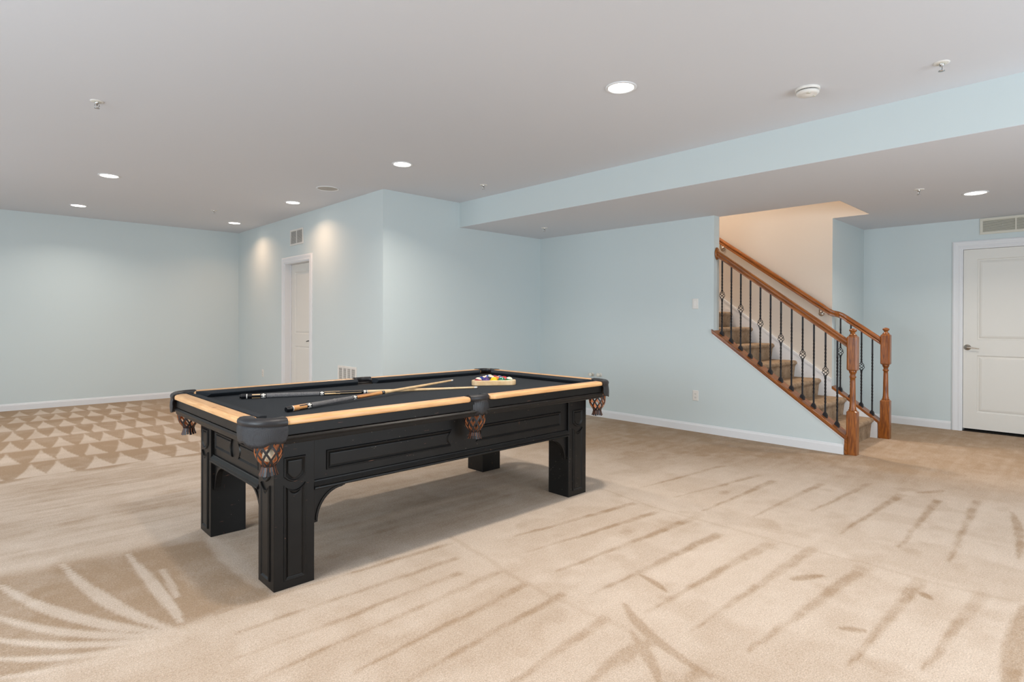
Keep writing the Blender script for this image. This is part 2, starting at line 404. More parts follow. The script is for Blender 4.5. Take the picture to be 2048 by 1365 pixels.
    polyline([(2.052, 2.661), (2.013, 2.316), (1.947, 1.971), (1.946, 1.636), (1.968, 1.277), (1.926, .9)], .008, .45)
    n = keep * .45 + n * .55
    for a_, c_, b_, w_ in [((2.13, 1.49), (1.97, 1.32), (1.915, .98), .022), ((1.615, 1.254), (1.822, 1.30), (1.93, 1.26), .016), ((1.956, 1.34), (1.86, 1.18), (1.74, 1.07), .018),
                           ((5.09, .98), (5.20, .88), (5.30, .87), .022), ((5.014, .451), (4.6, .36), (4.071, .337), .018), ((3.4, .26), (2.957, .253), (2.5, .235), .035),
                           ((2.43, 1.61), (2.41, 1.5), (2.37, 1.43), .016), ((2.93, 1.07), (3.0, 1.04), (3.08, .985), .022), ((2.61, .758), (2.63, .73), (2.66, .69), .014), ((3.225, .60), (3.2, .59), (3.18, .56), .02)]:
        bez(a_, c_, b_, w_, .30 + .35 * nz)
    # small heel marks and scuffs
    for k in range(46):
        x0 = rng.uniform(2.2, 5.6); y0 = rng.uniform(.4, 2.6)
        d = np.hypot((X - x0) * rng.uniform(.6, 1.4), (Y - y0) * rng.uniform(.6, 1.4)) + fbm_s * .08
        blend((1 - sst(.02, .06, d)) * rng.uniform(.2, .6), .4)
    # darker track at the right edge of the picture
    n = n - .25 * sst(.0, .12, blot) * .8
    n = np.clip(n, 0, 1)
    nx, ny = X.shape
    me = bpy.data.meshes.new('floor')
    co = np.stack([X, Y, np.zeros_like(X)], -1).reshape(-1, 3)
    idx = np.arange(nx * ny).reshape(nx, ny)
    q = np.stack([idx[:-1, :-1], idx[1:, :-1], idx[1:, 1:], idx[:-1, 1:]], -1).reshape(-1, 4)
    me.vertices.add(len(co)); me.vertices.foreach_set('co', co.ravel())
    me.loops.add(q.size); me.loops.foreach_set('vertex_index', q.ravel())
    me.polygons.add(len(q)); me.polygons.foreach_set('loop_start', np.arange(0, q.size, 4))
    me.update(calc_edges=True)
    at = me.attributes.new('nap', 'FLOAT', 'POINT'); at.data.foreach_set('value', n.ravel().astype(np.float32))
    me.materials.append(M_carpet)
    o = bpy.data.objects.new('floor', me); COL.objects.link(o); struct(o)
    return o
make_floor()

# ------------------------------------------------------------------ walls and ceilings
b = MB(); b.box(XL - .1, XB + .1, YF - .1, YB + .1, H, H + .1); struct(b.build('ceiling', M_ceil))
# dropped soffit over the stair side: blue face, white underside, opening for the stairs
b = MB(); b.box(XB, XB + .12, YF, YJ, L_ + .002, H + .05, 0)
struct(b.build('wall_soffit', [M_wall]))
b = MB()
def ceil_rect(x0, x1, y0, y1): b.box(x0, x1, y0, y1, L_, L_ + .3)
ceil_rect(XB + .001, 6.15, YF, YJ); struct(b.build('ceiling', M_ceil)); b = MB(); ceil_rect(6.15, XN + .001, YF, 1.8289); struct(b.build('ceiling', M_ceil)); b = MB(); ceil_rect(XN + .001, XD + .1, YF, YN + .1)
struct(b.build('ceiling', M_ceil))

b = MB(); b.box(XL, XJ + .1, YB, YB + .12, 0, H); struct(b.build('wall_back', M_wall))
# jut wall with the door opening
D1a, D1b, D1z = 7.595, 8.455, 2.09
b = MB(); b.box(XJ, XJ + .1399, YJ, D1a, 0, H); b.box(XJ, XJ + .14, D1b, YB, 0, H); b.box(XJ, XJ + .14, D1a, D1b, D1z, H)
struct(b.build('wall_left', M_wall))
b = MB(); b.box(XJ + .14, XS + .0, YJ, YJ + .12, 0, H); struct(b.build('wall_middle', M_wall))
# stair wall: full height beyond the opening, knee wall below the railing
b = MB(); kz = lambda y: cap_z(y) - .03
poly = [(1.738, 0), (YJ + .1, 0), (YJ + .1, L_), (3.055, L_), (3.055, kz(3.055)), (1.738, kz(1.738))]
b.prism(poly, lambda u, v, w: (w, u, v), XS, 6.14); struct(b.build('wall_stair', M_wall))
b = MB(); b.prism([(YN + .001, 0), (7.2, 0), (7.2, 5.2), (1.829, 5.2), (1.829, L_ + .0003), (YN + .001, L_ + .0003)], lambda u, v, w: (w, u, v), XN, XN + .0008); b.box(XN + .0009, XN + .115, YN + .13, 7.2, 0, 5.2); b.box(XN + .0009, XN + .115, 1.71, YN + .13, L_ + .3005, 5.2)
struct(b.build('wall_stairwell', M_beige)); b = MB()
b.box(6.03, 6.148, 1.71, 7.2, L_ + .301, 5.2); b.box(6.03, 6.148, YJ + .12, 7.2, 0, L_ + .3)
struct(b.build('wall_stairwell', M_beige)); b = MB(); b.box(6.148, XN, 1.71, 1.829, L_ + .301, 5.2); struct(b.build('wall_stairwell', M_beige)); b = MB(); b.box(6.0, XN + .2, 7.2, 7.3, 0, 5.2); struct(b.build('wall_stairwell', M_beige)); b = MB(); b.box(6.0, XN + .2, 1.7, 7.3, 5.2, 5.3)
struct(b.build('wall_stairwell', M_beige))
b = MB(); b.box(6.15, XN, 1.8295, 1.833, L_ + .0005, L_ + .3)
struct(b.build('wall_opening', M_beige)); b = MB(); b.box(6.1405, 6.1485, 3.055, YJ + .12, 1.0, 5.2); b.box(6.1501, 6.152, 1.83, YJ + .1, L_ + .0005, L_ + .3); struct(b.build('wall_opening', M_beige))
# nook wall and far knee wall of the stairs
b = MB(); b.box(XN + .001, XD, YN, YN + .12, 0, L_)
struct(b.build('wall_nook', M_wall))
b = MB(); b.prism([(1.738, 0), (YN, 0), (YN, kz(YN)), (1.738, kz(1.738))], lambda u, v, w: (w, u, v), XN + .004, XN + .104)
o = struct(b.build('wall_knee', M_trim))
# right wall with the closet door opening
D2a, D2b, D2z = .375, 1.205, 2.108
b = MB(); b.box(XD, XD + .14, YF, D2a, 0, L_); b.box(XD, XD + .14, D2b, YN + .12, 0, L_); b.box(XD, XD + .14, D2a, D2b, D2z, L_)
struct(b.build('wall_right', M_wall))
# walls behind the camera, with the window openings the daylight comes through
b = MB(); x0, x1, z0, z1 = 1.5, 4.9, .05, 2.15
b.box(XL, x0, YF - .12, YF, 0, H); b.box(x1, XD, YF - .12, YF, 0, H); b.box(x0, x1, YF - .12, YF, z1, H); b.box(x0, x1, YF - .12, YF, 0, z0)
struct(b.build('wall_front', M_wall))
b = MB(); y0, y1, w0, w1 = .5, 3.5, .55, 2.15
b.box(XL - .12, XL, YF, .5, 0, H); b.box(XL - .12, XL, 3.5, 6.0, 0, H); b.box(XL - .12, XL, 8.4, YB, 0, H)
for q0, q1 in ((.5, 3.5), (6.0, 8.4)): b.box(XL - .12, XL, q0, q1, w1, H); b.box(XL - .12, XL, q0, q1, 0, w0)
struct(b.build('wall_side', M_wall))
b = MB()
for x in (1.5, 3.17, 4.84): b.box(x, x + .06, YF - .09, YF - .03, .05, 2.15)
for z in (.05, 2.09): b.box(1.56, 4.84, YF - .085, YF - .035, z, z + .06)
struct(b.build('window_1', M_trim))
b = MB()
for y in (.5, 1.97, 3.44): b.box(XL - .09, XL - .03, y, y + .06, .55, 2.15)
for z in (.55, 2.09): b.box(XL - .085, XL - .035, .56, 3.44, z, z + .06)
struct(b.build('window_2', M_trim))
b = MB()
for y in (6.0, 7.17, 8.34): b.box(XL - .09, XL - .03, y, y + .06, .55, 2.15)
for z in (.55, 2.09): b.box(XL - .085, XL - .035, 6.06, 8.34, z, z + .06)
struct(b.build('window_3', M_trim))

# ------------------------------------------------------------------ baseboards
bprof = [(0, 0), (.014, 0), (.014, .072), (.010, .080), (.008, .090), (.004, .095), (0, .095)]
def baseboard(name, x0, y0, x1, y1, nx, ny):
    b = MB(); A = [(x0 + nx * d, y0 + ny * d, z) for d, z in bprof]; B = [(x1 + nx * d, y1 + ny * d, z) for d, z in bprof]
    b.loft([A, B]); struct(b.build(name, M_trim))
baseboard('baseboard_back', XL, YB, XJ, YB, 0, -1)
baseboard('baseboard_left', XJ, YJ, XJ, D1a - .075, -1, 0)
baseboard('baseboard_left', XJ, D1b + .075, XJ, YB - .015, -1, 0)
baseboard('baseboard_middle', XJ, YJ, XS, YJ, 0, -1)
baseboard('baseboard_stair', XS, YJ - .015, XS, 1.745, -1, 0)
baseboard('baseboard_nook', XN + .105, YN, XD, YN, 0, -1)
baseboard('baseboard_right', XD, YN - .015, XD, D2b + .086, -1, 0)
baseboard('baseboard_right', XD, D2a - .086, XD, YF, -1, 0)
# white bead under the cap of the knee wall
b = MB(); b.prism([(1.738, kz(1.738)), (1.738, kz(1.738) - .028), (3.06, kz(3.06) - .028), (3.06, kz(3.06))], lambda u, v, w: (w, u, v), XS - .008, XS - .0005)
b.box(XS - .008, XS - .0005, 1.738, 1.752, .095, kz(1.738) - .028)
struct(b.build('trim_1', M_trim))

# ------------------------------------------------------------------ doors
def frame_uvn(o, n):
    o = Vector(o); n = Vector(n); v = Vector((0, 0, 1)); u = v.cross(n)
    return lambda a, b_, c: tuple(o + u * a + v * b_ + n * c)
def outline(kind, w, h, b_, d):
    x0, x1, y0, y1 = d, w - d, d, h - d; K = 10
    xm = (x0 + x1) / 2; ym = (y0 + y1) / 2
    arc = lambda t: 1 - (2 * t - 1) ** 2
    if kind == 'rect': return [(x0, y0), (x1, y0), (x1, y1), (x0, y1)]
    if kind == 'shield':
        return [(x0 + (x1 - x0) * k / K, y0 + b_ * (1 - arc(k / K))) for k in range(K + 1)] + [(x1, y1), (x0, y1)]
    if kind == 'tall':
        return [(x0, y0), (x1, y0)] + [(x1 + (x0 - x1) * k / K, y1 - b_ * arc(k / K)) for k in range(K + 1)]
    if kind == 'endR':
        return [(x0, y0)] + [(x1 - b_ * arc(k / K), y0 + (y1 - y0) * k / K) for k in range(K + 1)] + [(x0, y1)]
    if kind == 'endL':
        return [(x1, y0), (x1, y1)] + [(x0 + b_ * arc(k / K), y1 + (y0 - y1) * k / K) for k in range(K + 1)]
def relief(b, fn, kind, w, h, bow, rings, m=0):
    R_ = []
    for d, z in rings: R_.append([fn(x, y, z) for x, y in outline(kind, w, h, bow, d)])
    n = len(R_[0]); vs_ = [p for r in R_ for p in r]
    fs = [(i * n + j, i * n + (j + 1) % n, (i + 1) * n + (j + 1) % n, (i + 1) * n + j) for i in range(len(R_) - 1) for j in range(n)]
    fs.append(tuple(range((len(R_) - 1) * n, len(R_) * n)))
    b.add(vs_, fs, m)
RAISED = [(0, -.002), (0, .003), (.003, .008), (.006, .008), (.0145, .0015), (.016, .001), (.019, .0045), (.022, .005)]

def make_door(name, X, ya, yb, ztop, face, handle_y, zgap, lever_dir, rec, dark_handle=False, swing_in=True):
    # wall plane X, door seen from -X side; ya<yb
    t = bpy.data.objects.new(name, None); COL.objects.link(t); struct(t); t.location = (X, (ya + yb) / 2, 0)
    lx = lambda x: x - X; cy = (ya + yb) / 2
    # casing
    cw = .083
    prof = [(0, 0), (0, -.010), (.012, -.014), (.03, -.012), (.055, -.018), (.070, -.018), (.083, -.012), (.083, 0)]
    b = MB()
    def sec(y, z, dy, dz): return [(p[1], y - cy + dy * p[0], z + dz * p[0]) for p in prof]
    ia, ib, it = ya + .004, yb - .004, ztop - .004
    b.loft([sec(ia, 0, -1, 0), sec(ia, it, -1, 1), sec(ib, it, 1, 1), sec(ib, 0, 1, 0)])
    b.build('door_casing', M_trim, t)
    b = MB()   # jamb
    b.box(-.002, .138, ya - cy, ya - cy + .018, 0, ztop); b.box(-.002, .138, yb - cy - .018, yb - cy, 0, ztop); b.box(-.002, .138, ya - cy + .018, yb - cy - .018, ztop - .018, ztop)
    # stop
    s0 = rec - .012
    if rec > .05:
        b.box(s0, rec - .001, ya - cy + .018, ya - cy + .03, 0, ztop - .018); b.box(s0, rec - .001, yb - cy - .03, yb - cy - .018, 0, ztop - .018)
    b.build('door_frame', M_trim, t, .0015)
    la, lb, lz0, lz1 = ya - cy + .021, yb - cy - .021, zgap, ztop - .021
    b = MB(); fn = lambda a, z, c: (rec - c, lb - a, z)      # a runs from yb side to ya side
    w = lb - la; z0 = lz0
    b.box(rec + .012, rec + .035, la, lb, lz0, lz1)
    st = .125; mid0, mid1 = .875, 1.055
    P = [(z0 + .225 - z0, mid0), (mid1, lz1 - .115)]
    # face grid around the two panels
    x0, x1 = st, w - st
    zs = [lz0, P[0][0], P[0][1], P[1][0], P[1][1], lz1]
    def quad(a0, a1, b0, b1): b.add([fn(a0, b0, 0), fn(a1, b0, 0), fn(a1, b1, 0), fn(a0, b1, 0)], [(0, 1, 2, 3)])
    for k in range(5):
        quad(0, x0, zs[k], zs[k + 1]); quad(x1, w, zs[k], zs[k + 1])
        if k % 2 == 0: quad(x0, x1, zs[k], zs[k + 1])
    b.add([fn(0, lz0, 0), fn(w, lz0, 0), fn(w, lz1, 0), fn(0, lz1, 0), fn(0, lz0, -.013), fn(w, lz0, -.013), fn(w, lz1, -.013), fn(0, lz1, -.013)],
          [(0, 1, 5, 4), (1, 2, 6, 5), (2, 3, 7, 6), (3, 0, 4, 7)])
    leaf = b.build('door_leaf', M_door, t)
    for q0, q1 in P:
        bb = MB(); f2 = lambda a, z, c: fn(x0 + a, q0 + z, c)
        relief(bb, f2, 'rect', x1 - x0, q1 - q0, 0, [(0, 0), (.006, -.007), (.016, -.008), (.030, -.003), (.045, -.001), (.05, -.001)])
        bb.build('door_panel', M_door, leaf)
    # lever handle
    hm = M_nickel if not dark_handle else M_iron
    b = MB(); hz = .965; hy = handle_y - cy
    b.lathe([(.033, 0), (.033, .006), (.028, .011), (.012, .014), (.010, .045), (.012, .05), (.0, .052)], (rec, hy, hz), (-1, 0, 0), 24)
    b.tube([(rec - .045, hy, hz), (rec - .048, hy + lever_dir * .03, hz - .002), (rec - .046, hy + lever_dir * .07, hz - .006), (rec - .044, hy + lever_dir * .11, hz - .012)], [.009, .008, .007, .006], 10)
    b.build('door_handle', hm, t)
    b = MB(); b.box(rec + .0, rec + .034, la, lb, .002, .008); b.build('door_gap_shade', M_void, t)  # near-black strip paints the shade in the gap under the leaf
    b = MB(); b.box(.1385, .2, ya - cy - .2, yb - cy + .2, -.001, ztop + .2); b.build('void_panel', M_void, t)
    return t
make_door('door_1', XJ, D1a, D1b, D1z, -1, 7.66 + .05, .012, 1, .095, True)
make_door('door_2', XD, D2a, D2b, D2z, -1, 1.145, .034, -1, .012)

# ------------------------------------------------------------------ vents, outlets, switches
def louver_vent(name, label, X, y0, y1, z0, z1, ncol, slat_h, fr, matf, tilt=1, as_parts=True, group=None):
    t = thing(name, label, 'vent', (X, (y0 + y1) / 2, z0), 0, group); cy = (y0 + y1) / 2
    w = y1 - y0; h = z1 - z0; Y0, Y1 = y0 - cy, y1 - cy; d = .012
    b = MB()
    b.box(-d, -.0005, Y0, Y1, 0, fr); b.box(-d, -.0005, Y0, Y1, h - fr, h); b.box(-d, -.0005, Y0, Y0 + fr, fr, h - fr); b.box(-d, -.0005, Y1 - fr, Y1, fr, h - fr)
    cols = []; iw = (w - 2 * fr) / ncol
    for k in range(1, ncol): b.box(-d, -.0005, Y0 + fr + k * iw - .007, Y0 + fr + k * iw + .007, fr, h - fr)
    b.build('vent_frame', matf, t, .002)
    b = MB(); b.box(-.0022, -.0006, Y0 + fr, Y1 - fr, fr, h - fr); b.build('vent_backing', M_ventd, t)
    n = int((h - 2 * fr) / slat_h); sh = (h - 2 * fr) / n; proto = None
    allb = MB()
    for c in range(ncol):
        a0 = Y0 + fr + c * iw + (.007 if c else 0); a1 = Y0 + fr + (c + 1) * iw - (.007 if c < ncol - 1 else 0)
        for k in range(n):
            bb = MB() if as_parts else allb; zc = fr + (k + .5) * sh
            bb.add([(-.010, a0, zc - .4 * sh), (-.010, a1, zc - .4 * sh), (-.003, a1, zc + .45 * sh), (-.003, a0, zc + .45 * sh),
                    (-.0088, a0, zc - .4 * sh), (-.0088, a1, zc - .4 * sh), (-.0023, a1, zc + .45 * sh), (-.0023, a0, zc + .45 * sh)],
                   [(0, 1, 2, 3), (4, 7, 6, 5), (0, 4, 5, 1), (3, 2, 6, 7), (0, 3, 7, 4), (1, 5, 6, 2)])
            if as_parts:
                if c == 0 and k == 0: pass
                bb.build('slat', matf, t)
    if not as_parts:
        o = allb.build('slats', matf, t); o['kind'] = 'stuff'
    return t
t = louver_vent('return_vent', 'long beige return air grille on the blue wall above the right hand door', XD, .42, 1.037, 2.247, 2.428, 2, .0125, .027, M_vent)
for yy in (.86, ):
    b = MB(); b.lathe([(.006, 0), (.005, .003), (0, .004)], (-.0105, yy - .7285 - .02, .095), (-1, 0, 0), 10); b.build('screw', M_plate, t)
louver_vent('high_vent', 'small white two-part air grille high on the wall above the left hand door', XJ, 7.80, 8.235, 2.325, 2.55, 2, .012, .022, M_plate, as_parts=False)
# low register with four columns of slits
t = thing('low_vent', 'white floor-level register with four columns of slits on the left blue wall', 'vent', (XJ, 6.53, .30))
b = MB(); Y0, Y1, h = -.235, .235, .385; fr = .028
b.box(-.012, -.0005, Y0, Y1, 0, fr); b.box(-.012, -.0005, Y0, Y1, h - fr, h); b.box(-.012, -.0005, Y0, Y0 + fr, fr, h - fr); b.box(-.012, -.0005, Y1 - fr, Y1, fr, h - fr)
iw = (Y1 - Y0 - 2 * fr) / 4
for k in range(1, 4): b.box(-.012, -.0005, Y0 + fr + k * iw - .011, Y0 + fr + k * iw + .011, fr, h - fr)
b.build('vent_frame', M_plate, t, .002)
b = MB(); b.box(-.0022, -.0006, Y0 + fr, Y1 - fr, fr, h - fr); b.build('vent_backing', M_ventd, t)
b = MB(); n = 24; sh = (h - 2 * fr) / n
for k in range(n): b.box(-.0095, -.0025, Y0 + fr, Y1 - fr, fr + k * sh + .0035, fr + (k + 1) * sh - .0035)
o = b.build('slats', M_plate, t); o['kind'] = 'stuff'

def outlet(name, label, loc, rz, kind='outlet', gang=1):
    t = thing(name, label, 'switch' if kind == 'switch' else 'outlet', loc, rz)
    # local: plate in YZ plane facing -X
    b = MB(); w, h = .072 + .046 * (gang - 1), .117
    rings = []
    for d, x in [(0, -.0005), (0, -.004), (.004, -.0065)]:
        rings.append([(x, -w / 2 + d, -h / 2 + d), (x, w / 2 - d, -h / 2 + d), (x, w / 2 - d, h / 2 - d), (x, -w / 2 + d, h / 2 - d)])
    b.loft(rings); p = b.build('wall_plate', M_plate, t, .001)
    if kind == 'switch':
        for g in range(gang):
            yc = (g - (gang - 1) / 2) * .046
            b = MB(); b.box(-.0095, -.006, yc - .016, yc + .016, -.032, .032); b.build('rocker', M_whitep, t, .001)
    else:
        for s in (-1, 1):
            b = MB(); b.lathe([(.0165, 0), (.0165, .003), (.015, .0035)], (-.006, 0, s * .0195), (-1, 0, 0), 20); r = b.build('receptacle', M_plate, t)
            b = MB(); b.box(-.0102, -.0094, -.008, -.0055, s * .0195 - .004, s * .0195 + .005); b.box(-.0102, -.0094, .0055, .008, s * .0195 - .004, s * .0195 + .005)
            b.lathe([(.0022, 0), (.0022, .0008)], (-.0094, 0, s * .0195 - .009), (-1, 0, 0), 8); b.build('slots', M_slot, r)
    return t
outlet('wall_outlet', 'white duplex outlet low on the far left back wall', (1.197, YB, .415), -PI / 2)
outlet('wall_outlet', 'white duplex outlet beside the left hand door, seen at a steep angle', (XJ, 9.29, .41), 0)
outlet('wall_outlet', 'white duplex outlet on the blue wall below the staircase railing', (XS, 3.268, .411), 0)
outlet('wall_outlet', 'white duplex outlet partly hidden behind the turned part of the near newel post', (7.985, YN, .415), -PI / 2)
outlet('light_switch', 'white rocker switch on the blue wall left of the staircase', (XS, 3.276, 1.455), 0, 'switch')
outlet('light_switch', 'wide white switch plate mostly hidden behind the far stair handrail', (7.405, YN, 1.352), -PI / 2, 'switch', 3)
for k, (y, z, lab) in enumerate([(4.75, .548, 'left one of two white pipe stubs low on the blue wall beyond the pool table'), (4.618, .551, 'right one of two white pipe stubs low on the blue wall beyond the pool table')]):
    t = thing('pipe_stub', lab, 'pipe', (XS, y, z))
    b = MB(); b.lathe([(.026, .0005), (.026, .004), (.018, .007)], (0, 0, 0), (-1, 0, 0), 20); b.build('wall_flange', M_plate, t)
    b = MB(); b.lathe([(.014, .007), (.014, .035), (.020, .037), (.023, .042), (.023, .062), (.018, .069), (0, .071)], (0, 0, 0), (-1, 0, 0), 20); b.build('pipe_cap', M_pipe, t)

# ------------------------------------------------------------------ ceiling fixtures
M_lens = mat('lamp_lens', (1, 1, 1, 1), .5, emis=(1, .93, .84, 1), estr=7)
def downlight(x, y, z, label, power, group=None, col=(1.0, .90, .78)):
    t = thing('recessed_light', label, 'light', (x, y, z), 0, group)
    b = MB(); b.lathe([(.098, 0), (.098, -.003), (.094, -.006), (.082, -.006), (.079, -.003), (.079, -.001)], (0, 0, 0), (0, 0, 1), 40, cap=False); b.build('trim_ring', M_trim, t)
    b = MB(); b.lathe([(.0785, -.0015), (.06, -.0035), (0, -.004)], (0, 0, 0), (0, 0, 1), 40); b.build('lamp_lens', M_lens, t)
    l = area_light('downlight_lamp', (0, 0, -.012), (0, 0, -1),   .13, .13, power, col, 140, 'DISK', t)
    return t
P_ = 9
for x, y, lab in [(3.02, 2.16, 'large bright recessed light nearest the camera on the ceiling'),
                  (3.02, 4.67, 'bright recessed light above the middle blue wall corner'),
                  (3.02, 7.17, 'recessed light close to the left blue wall, before the ceiling speaker'),
                  (3.02, 9.33, 'small recessed light near the far left corner of the room'),
                  (1.095, 7.17, 'recessed light on the left ceiling, nearer of the left pair'),
                  (1.095, 9.34, 'recessed light on the left ceiling close to the back wall')]:
    near_wall = x > 2 and y > 6
    downlight(x, y, H, lab, 4 if near_wall else (13 if x > 2 else 7), None, WARM if near_wall else (1.0, .90, .78))
downlight(6.647, .86, L_, 'recessed light in the dropped ceiling in front of the right hand door', 10)
for x, y, lab in [(1.095, 2.16, 'recessed light just above the top edge of the picture, left of the nearest one'), (3.02, -.35, 'recessed light outside the picture, to the right of the camera'),
                  (1.095, -.35, 'recessed light outside the picture, right above the camera'), (-.83, 2.16, 'recessed light outside the picture, to the left of the camera'),
                  (-.83, 7.17, 'recessed light outside the picture, near the left windows')]:
    downlight(x, y, H, lab, P_, 'recessed lights out of view')
def sprinkler(x, y, z, label, s=1):
    t = thing('sprinkler_head', label, 'sprinkler', (x, y, z)); 
    b = MB(); b.lathe([(.040, 0), (.040, -.003), (.030, -.006), (.022, -.004), (.0, -.002)], (0, 0, 0), (0, 0, 1), 28); b.build('escutcheon', M_plate, t)
    b = MB(); b.lathe([(.026, -.0045), (.025, -.0062), (.012, -.0064), (0, -.0064)], n=24); b.build('recess_shade', M_vent, t)  # greyer flat disc, its colour stands in for the shade of a recess
    b = MB(); b.lathe([(.012, -.003), (.012, -.018), (.006, -.020), (.005, -.030), (.0, -.030)], (0, 0, 0), (0, 0, 1), 12)
    for a in (-1, 1): b.tube([(a * .011, 0, -.016), (a * .014, 0, -.03), (a * .004, 0, -.046)], .0022, 6)
    b.build('sprinkler_body', M_chrome, t)
    b = MB(); b.lathe([(.0, -.044), (.016, -.045), (.016, -.048), (0, -.049)], (0, 0, 0), (0, 0, 1), 16); b.build('deflector', M_chrome, t)
for x, y, z, lab in [(.661, 4.778, H, 'sprinkler head on the upper left ceiling'), (4.045, .679, H, 'sprinkler head at the top right beside the smoke detector'),
                     (4.119, 4.76, H, 'small sprinkler head on the ceiling left of the soffit end'), (2.47, 8.444, H, 'tiny distant sprinkler head near the far left corner light'),
                     (6.118, 1.185, L_, 'sprinkler head under the soffit right of the stair opening'), (5.322, 4.97, L_, 'sprinkler head under the narrow left end of the soffit')]:
    sprinkler(x, y, z, lab)
t = thing('smoke_detector', 'round white smoke detector on the ceiling', 'detector', (3.889, 1.346, H))
b = MB(); b.lathe([(.072, 0), (.072, -.012), (.070, -.014), (.060, -.014)], n=36, cap=False); b.build('mounting_base', M_plate, t)
b = MB(); b.lathe([(.060, -.013), (.060, -.019), (.066, -.020), (.067, -.030), (.060, -.038), (.048, -.041), (.040, -.041), (.030, -.048), (.0, -.049)], n=36); hd = b.build('detector_head', M_plate, t)
b = MB(); b.lathe([(.0605, -.0145), (.0612, -.0165), (.0605, -.0185)], n=36, cap=False); b.build('sensor_slots', M_void, hd)
b = MB()
for a in (0, 2.1):
    b = MB(); b.lathe([(.012, -.040), (.012, -.044), (.009, -.0445), (.0, -.043)], (math.cos(a + 3.6) * .044, math.sin(a + 3.6) * .044, 0), n=12)
    b.build('test_button', M_vent, hd)
t = thing('ceiling_speaker', 'flush round white speaker in the ceiling before the left blue wall', 'speaker', (2.98, 6.13, H))
b = MB(); b.lathe([(.125, 0), (.125, -.004), (.118, -.007), (.110, -.005), (.108, -.002)], n=48, cap=False); b.build('speaker_ring', M_trim, t)
b = MB(); b.lathe([(.108, -.002), (.06, -.0035), (0, -.004)], n=48); b.build('speaker_grille', mat('speaker_mesh', srgb(186, 182, 176), .7, bump=.5, bscale=900), t)

# ------------------------------------------------------------------ staircase
st = thing('staircase', 'flight of stairs covered in brown carpet rising behind the railing', 'stairs', (6.64, 1.777, 0))
def step_mesh(first):
    b = MB(); r = .193; run = .264
    # nosing at y=0, z=0 (top); riser slopes back
    pts = [(.035, -r if not first else -.215)]
    pts += [(.022, -.07), (.010, -.045)]
    for k in range(7):
        a = math.radians(200 - 110 * k / 6); pts.append((.028 + .030 * math.cos(a), -.030 + .030 * math.sin(a)))
    pts += [(run + .034, 0), (run + .034, -r if not first else -.215)]
    b.prism(pts, lambda u, v, w: (w, u, v), -.49, .487)
    return b
pr = None
for i in range(15):
    if i == 0: o = step_mesh(True).build('stair_step', M_stair, st)
    elif i == 1: o = step_mesh(False).build('stair_step', M_stair, st); pr = o
    else: o = pr.copy(); COL.objects.link(o)
    o.location = (0, i * .264, .215 + (i * .1935) - (.0 if i == 0 else .0))
for side in (0, 1):
    b = MB(); x0, x1 = ((.488, .506) if side == 0 else (-.499, -.491))
    f = lambda y: .594 + SL * (y - 2.216)
    pts = [(1.745, 0), (6.0, 0), (6.0, f(6.0)), (YN, f(YN)), (YN, kz(YN) - .002), (1.745, kz(1.745) - .002)] if side == 0 else [(1.80, 0), (6.0, 0), (6.0, f(6.0)), (3.06, f(3.06)), (3.06, kz(3.06)), (1.80, kz(1.80))]
    b.prism(pts, lambda u, v, w: (w, u - 1.777, v), x0, x1)
    if side == 0:
        b.prism([(YN + .003, f(YN)), (6.0, f(6.0)), (6.0, f(6.0) + .028), (YN + .003, f(YN) + .028)], lambda u, v, w: (w, u - 1.777, v), .484, .506)
    b.build('skirt_board', M_trim, st)

# ------------------------------------------------------------------ stair railings
def newel(parent, x, y, zc=0):
    w = .044; b = MB()
    def block(z0, z1, c=.007):
        def ring(z, d, ch):
            a = w - d; return [(x + p, y + q, z) for p, q in [(-a + ch, -a), (a - ch, -a), (a, -a + ch), (a, a - ch), (a - ch, a), (-a + ch, a), (-a, a - ch), (-a, -a + ch)]]
        b.loft([ring(z0, .008 if z0 > .01 else 0, c), ring(z0 + .01 if z0 > .01 else z0 + .002, 0, c), ring(z1 - .012, 0, c), ring(z1, .010, c)])
    block(0, .415); block(.795, 1.122, .012)
    b.lathe([(.030, .405), (.036, .418), (.036, .424), (.029, .432), (.031, .440), (.027, .452), (.0255, .50), (.024, .60), (.022, .70), (.021, .722), (.028, .728), (.029, .738), (.021, .746), (.023, .762), (.031, .776), (.034, .788), (.030, .80)], (x, y, 0), n=20)
    p = b.build('newel_post', M_oak, parent)
    b = MB(); b.lathe([(.030, 1.115), (.034, 1.124), (.034, 1.130), (.024, 1.138), (.018, 1.148), (.017, 1.154), (.026, 1.162), (.033, 1.171), (.033, 1.178), (.026, 1.186), (.010, 1.193), (0, 1.194)], (x, y, 0), n=20)
    b.build('finial', M_oak, p); return p
RAILUP = .850
def twist_rod(b, segs, s=.0068):
    # segs: list of (z0,z1,turns)
    rings = []; a = 0
    for z0, z1, tn in segs:
        n = max(1, int(tn * 8)) if tn else 1
        for k in range(n + 1):
            z = z0 + (z1 - z0) * k / n; an = a + tn * 2 * PI * k / n; sc = s * 1
            rings.append([(math.cos(an + PI / 4 + PI / 2 * q) * sc * 1.414, math.sin(an + PI / 4 + PI / 2 * q) * sc * 1.414, z) for q in range(4)])
        a += tn * 2 * PI
    b.loft(rings, 0, False)
def shoe_mesh():
    b = MB()
    for hw, z0, z1 in [(.019, 0, .024), (.0155, .024, .034), (.011, .034, .042)]:
        q = [(-hw, -hw), (hw, -hw), (hw, hw), (-hw, hw)]
        lo = [(x, y, z0 + SL * y * (1 if z0 == 0 else .3)) for x, y in q]; hi = [(x, y, z1 + SL * y * .3) for x, y in q]
        b.loft([lo, hi])
    return b
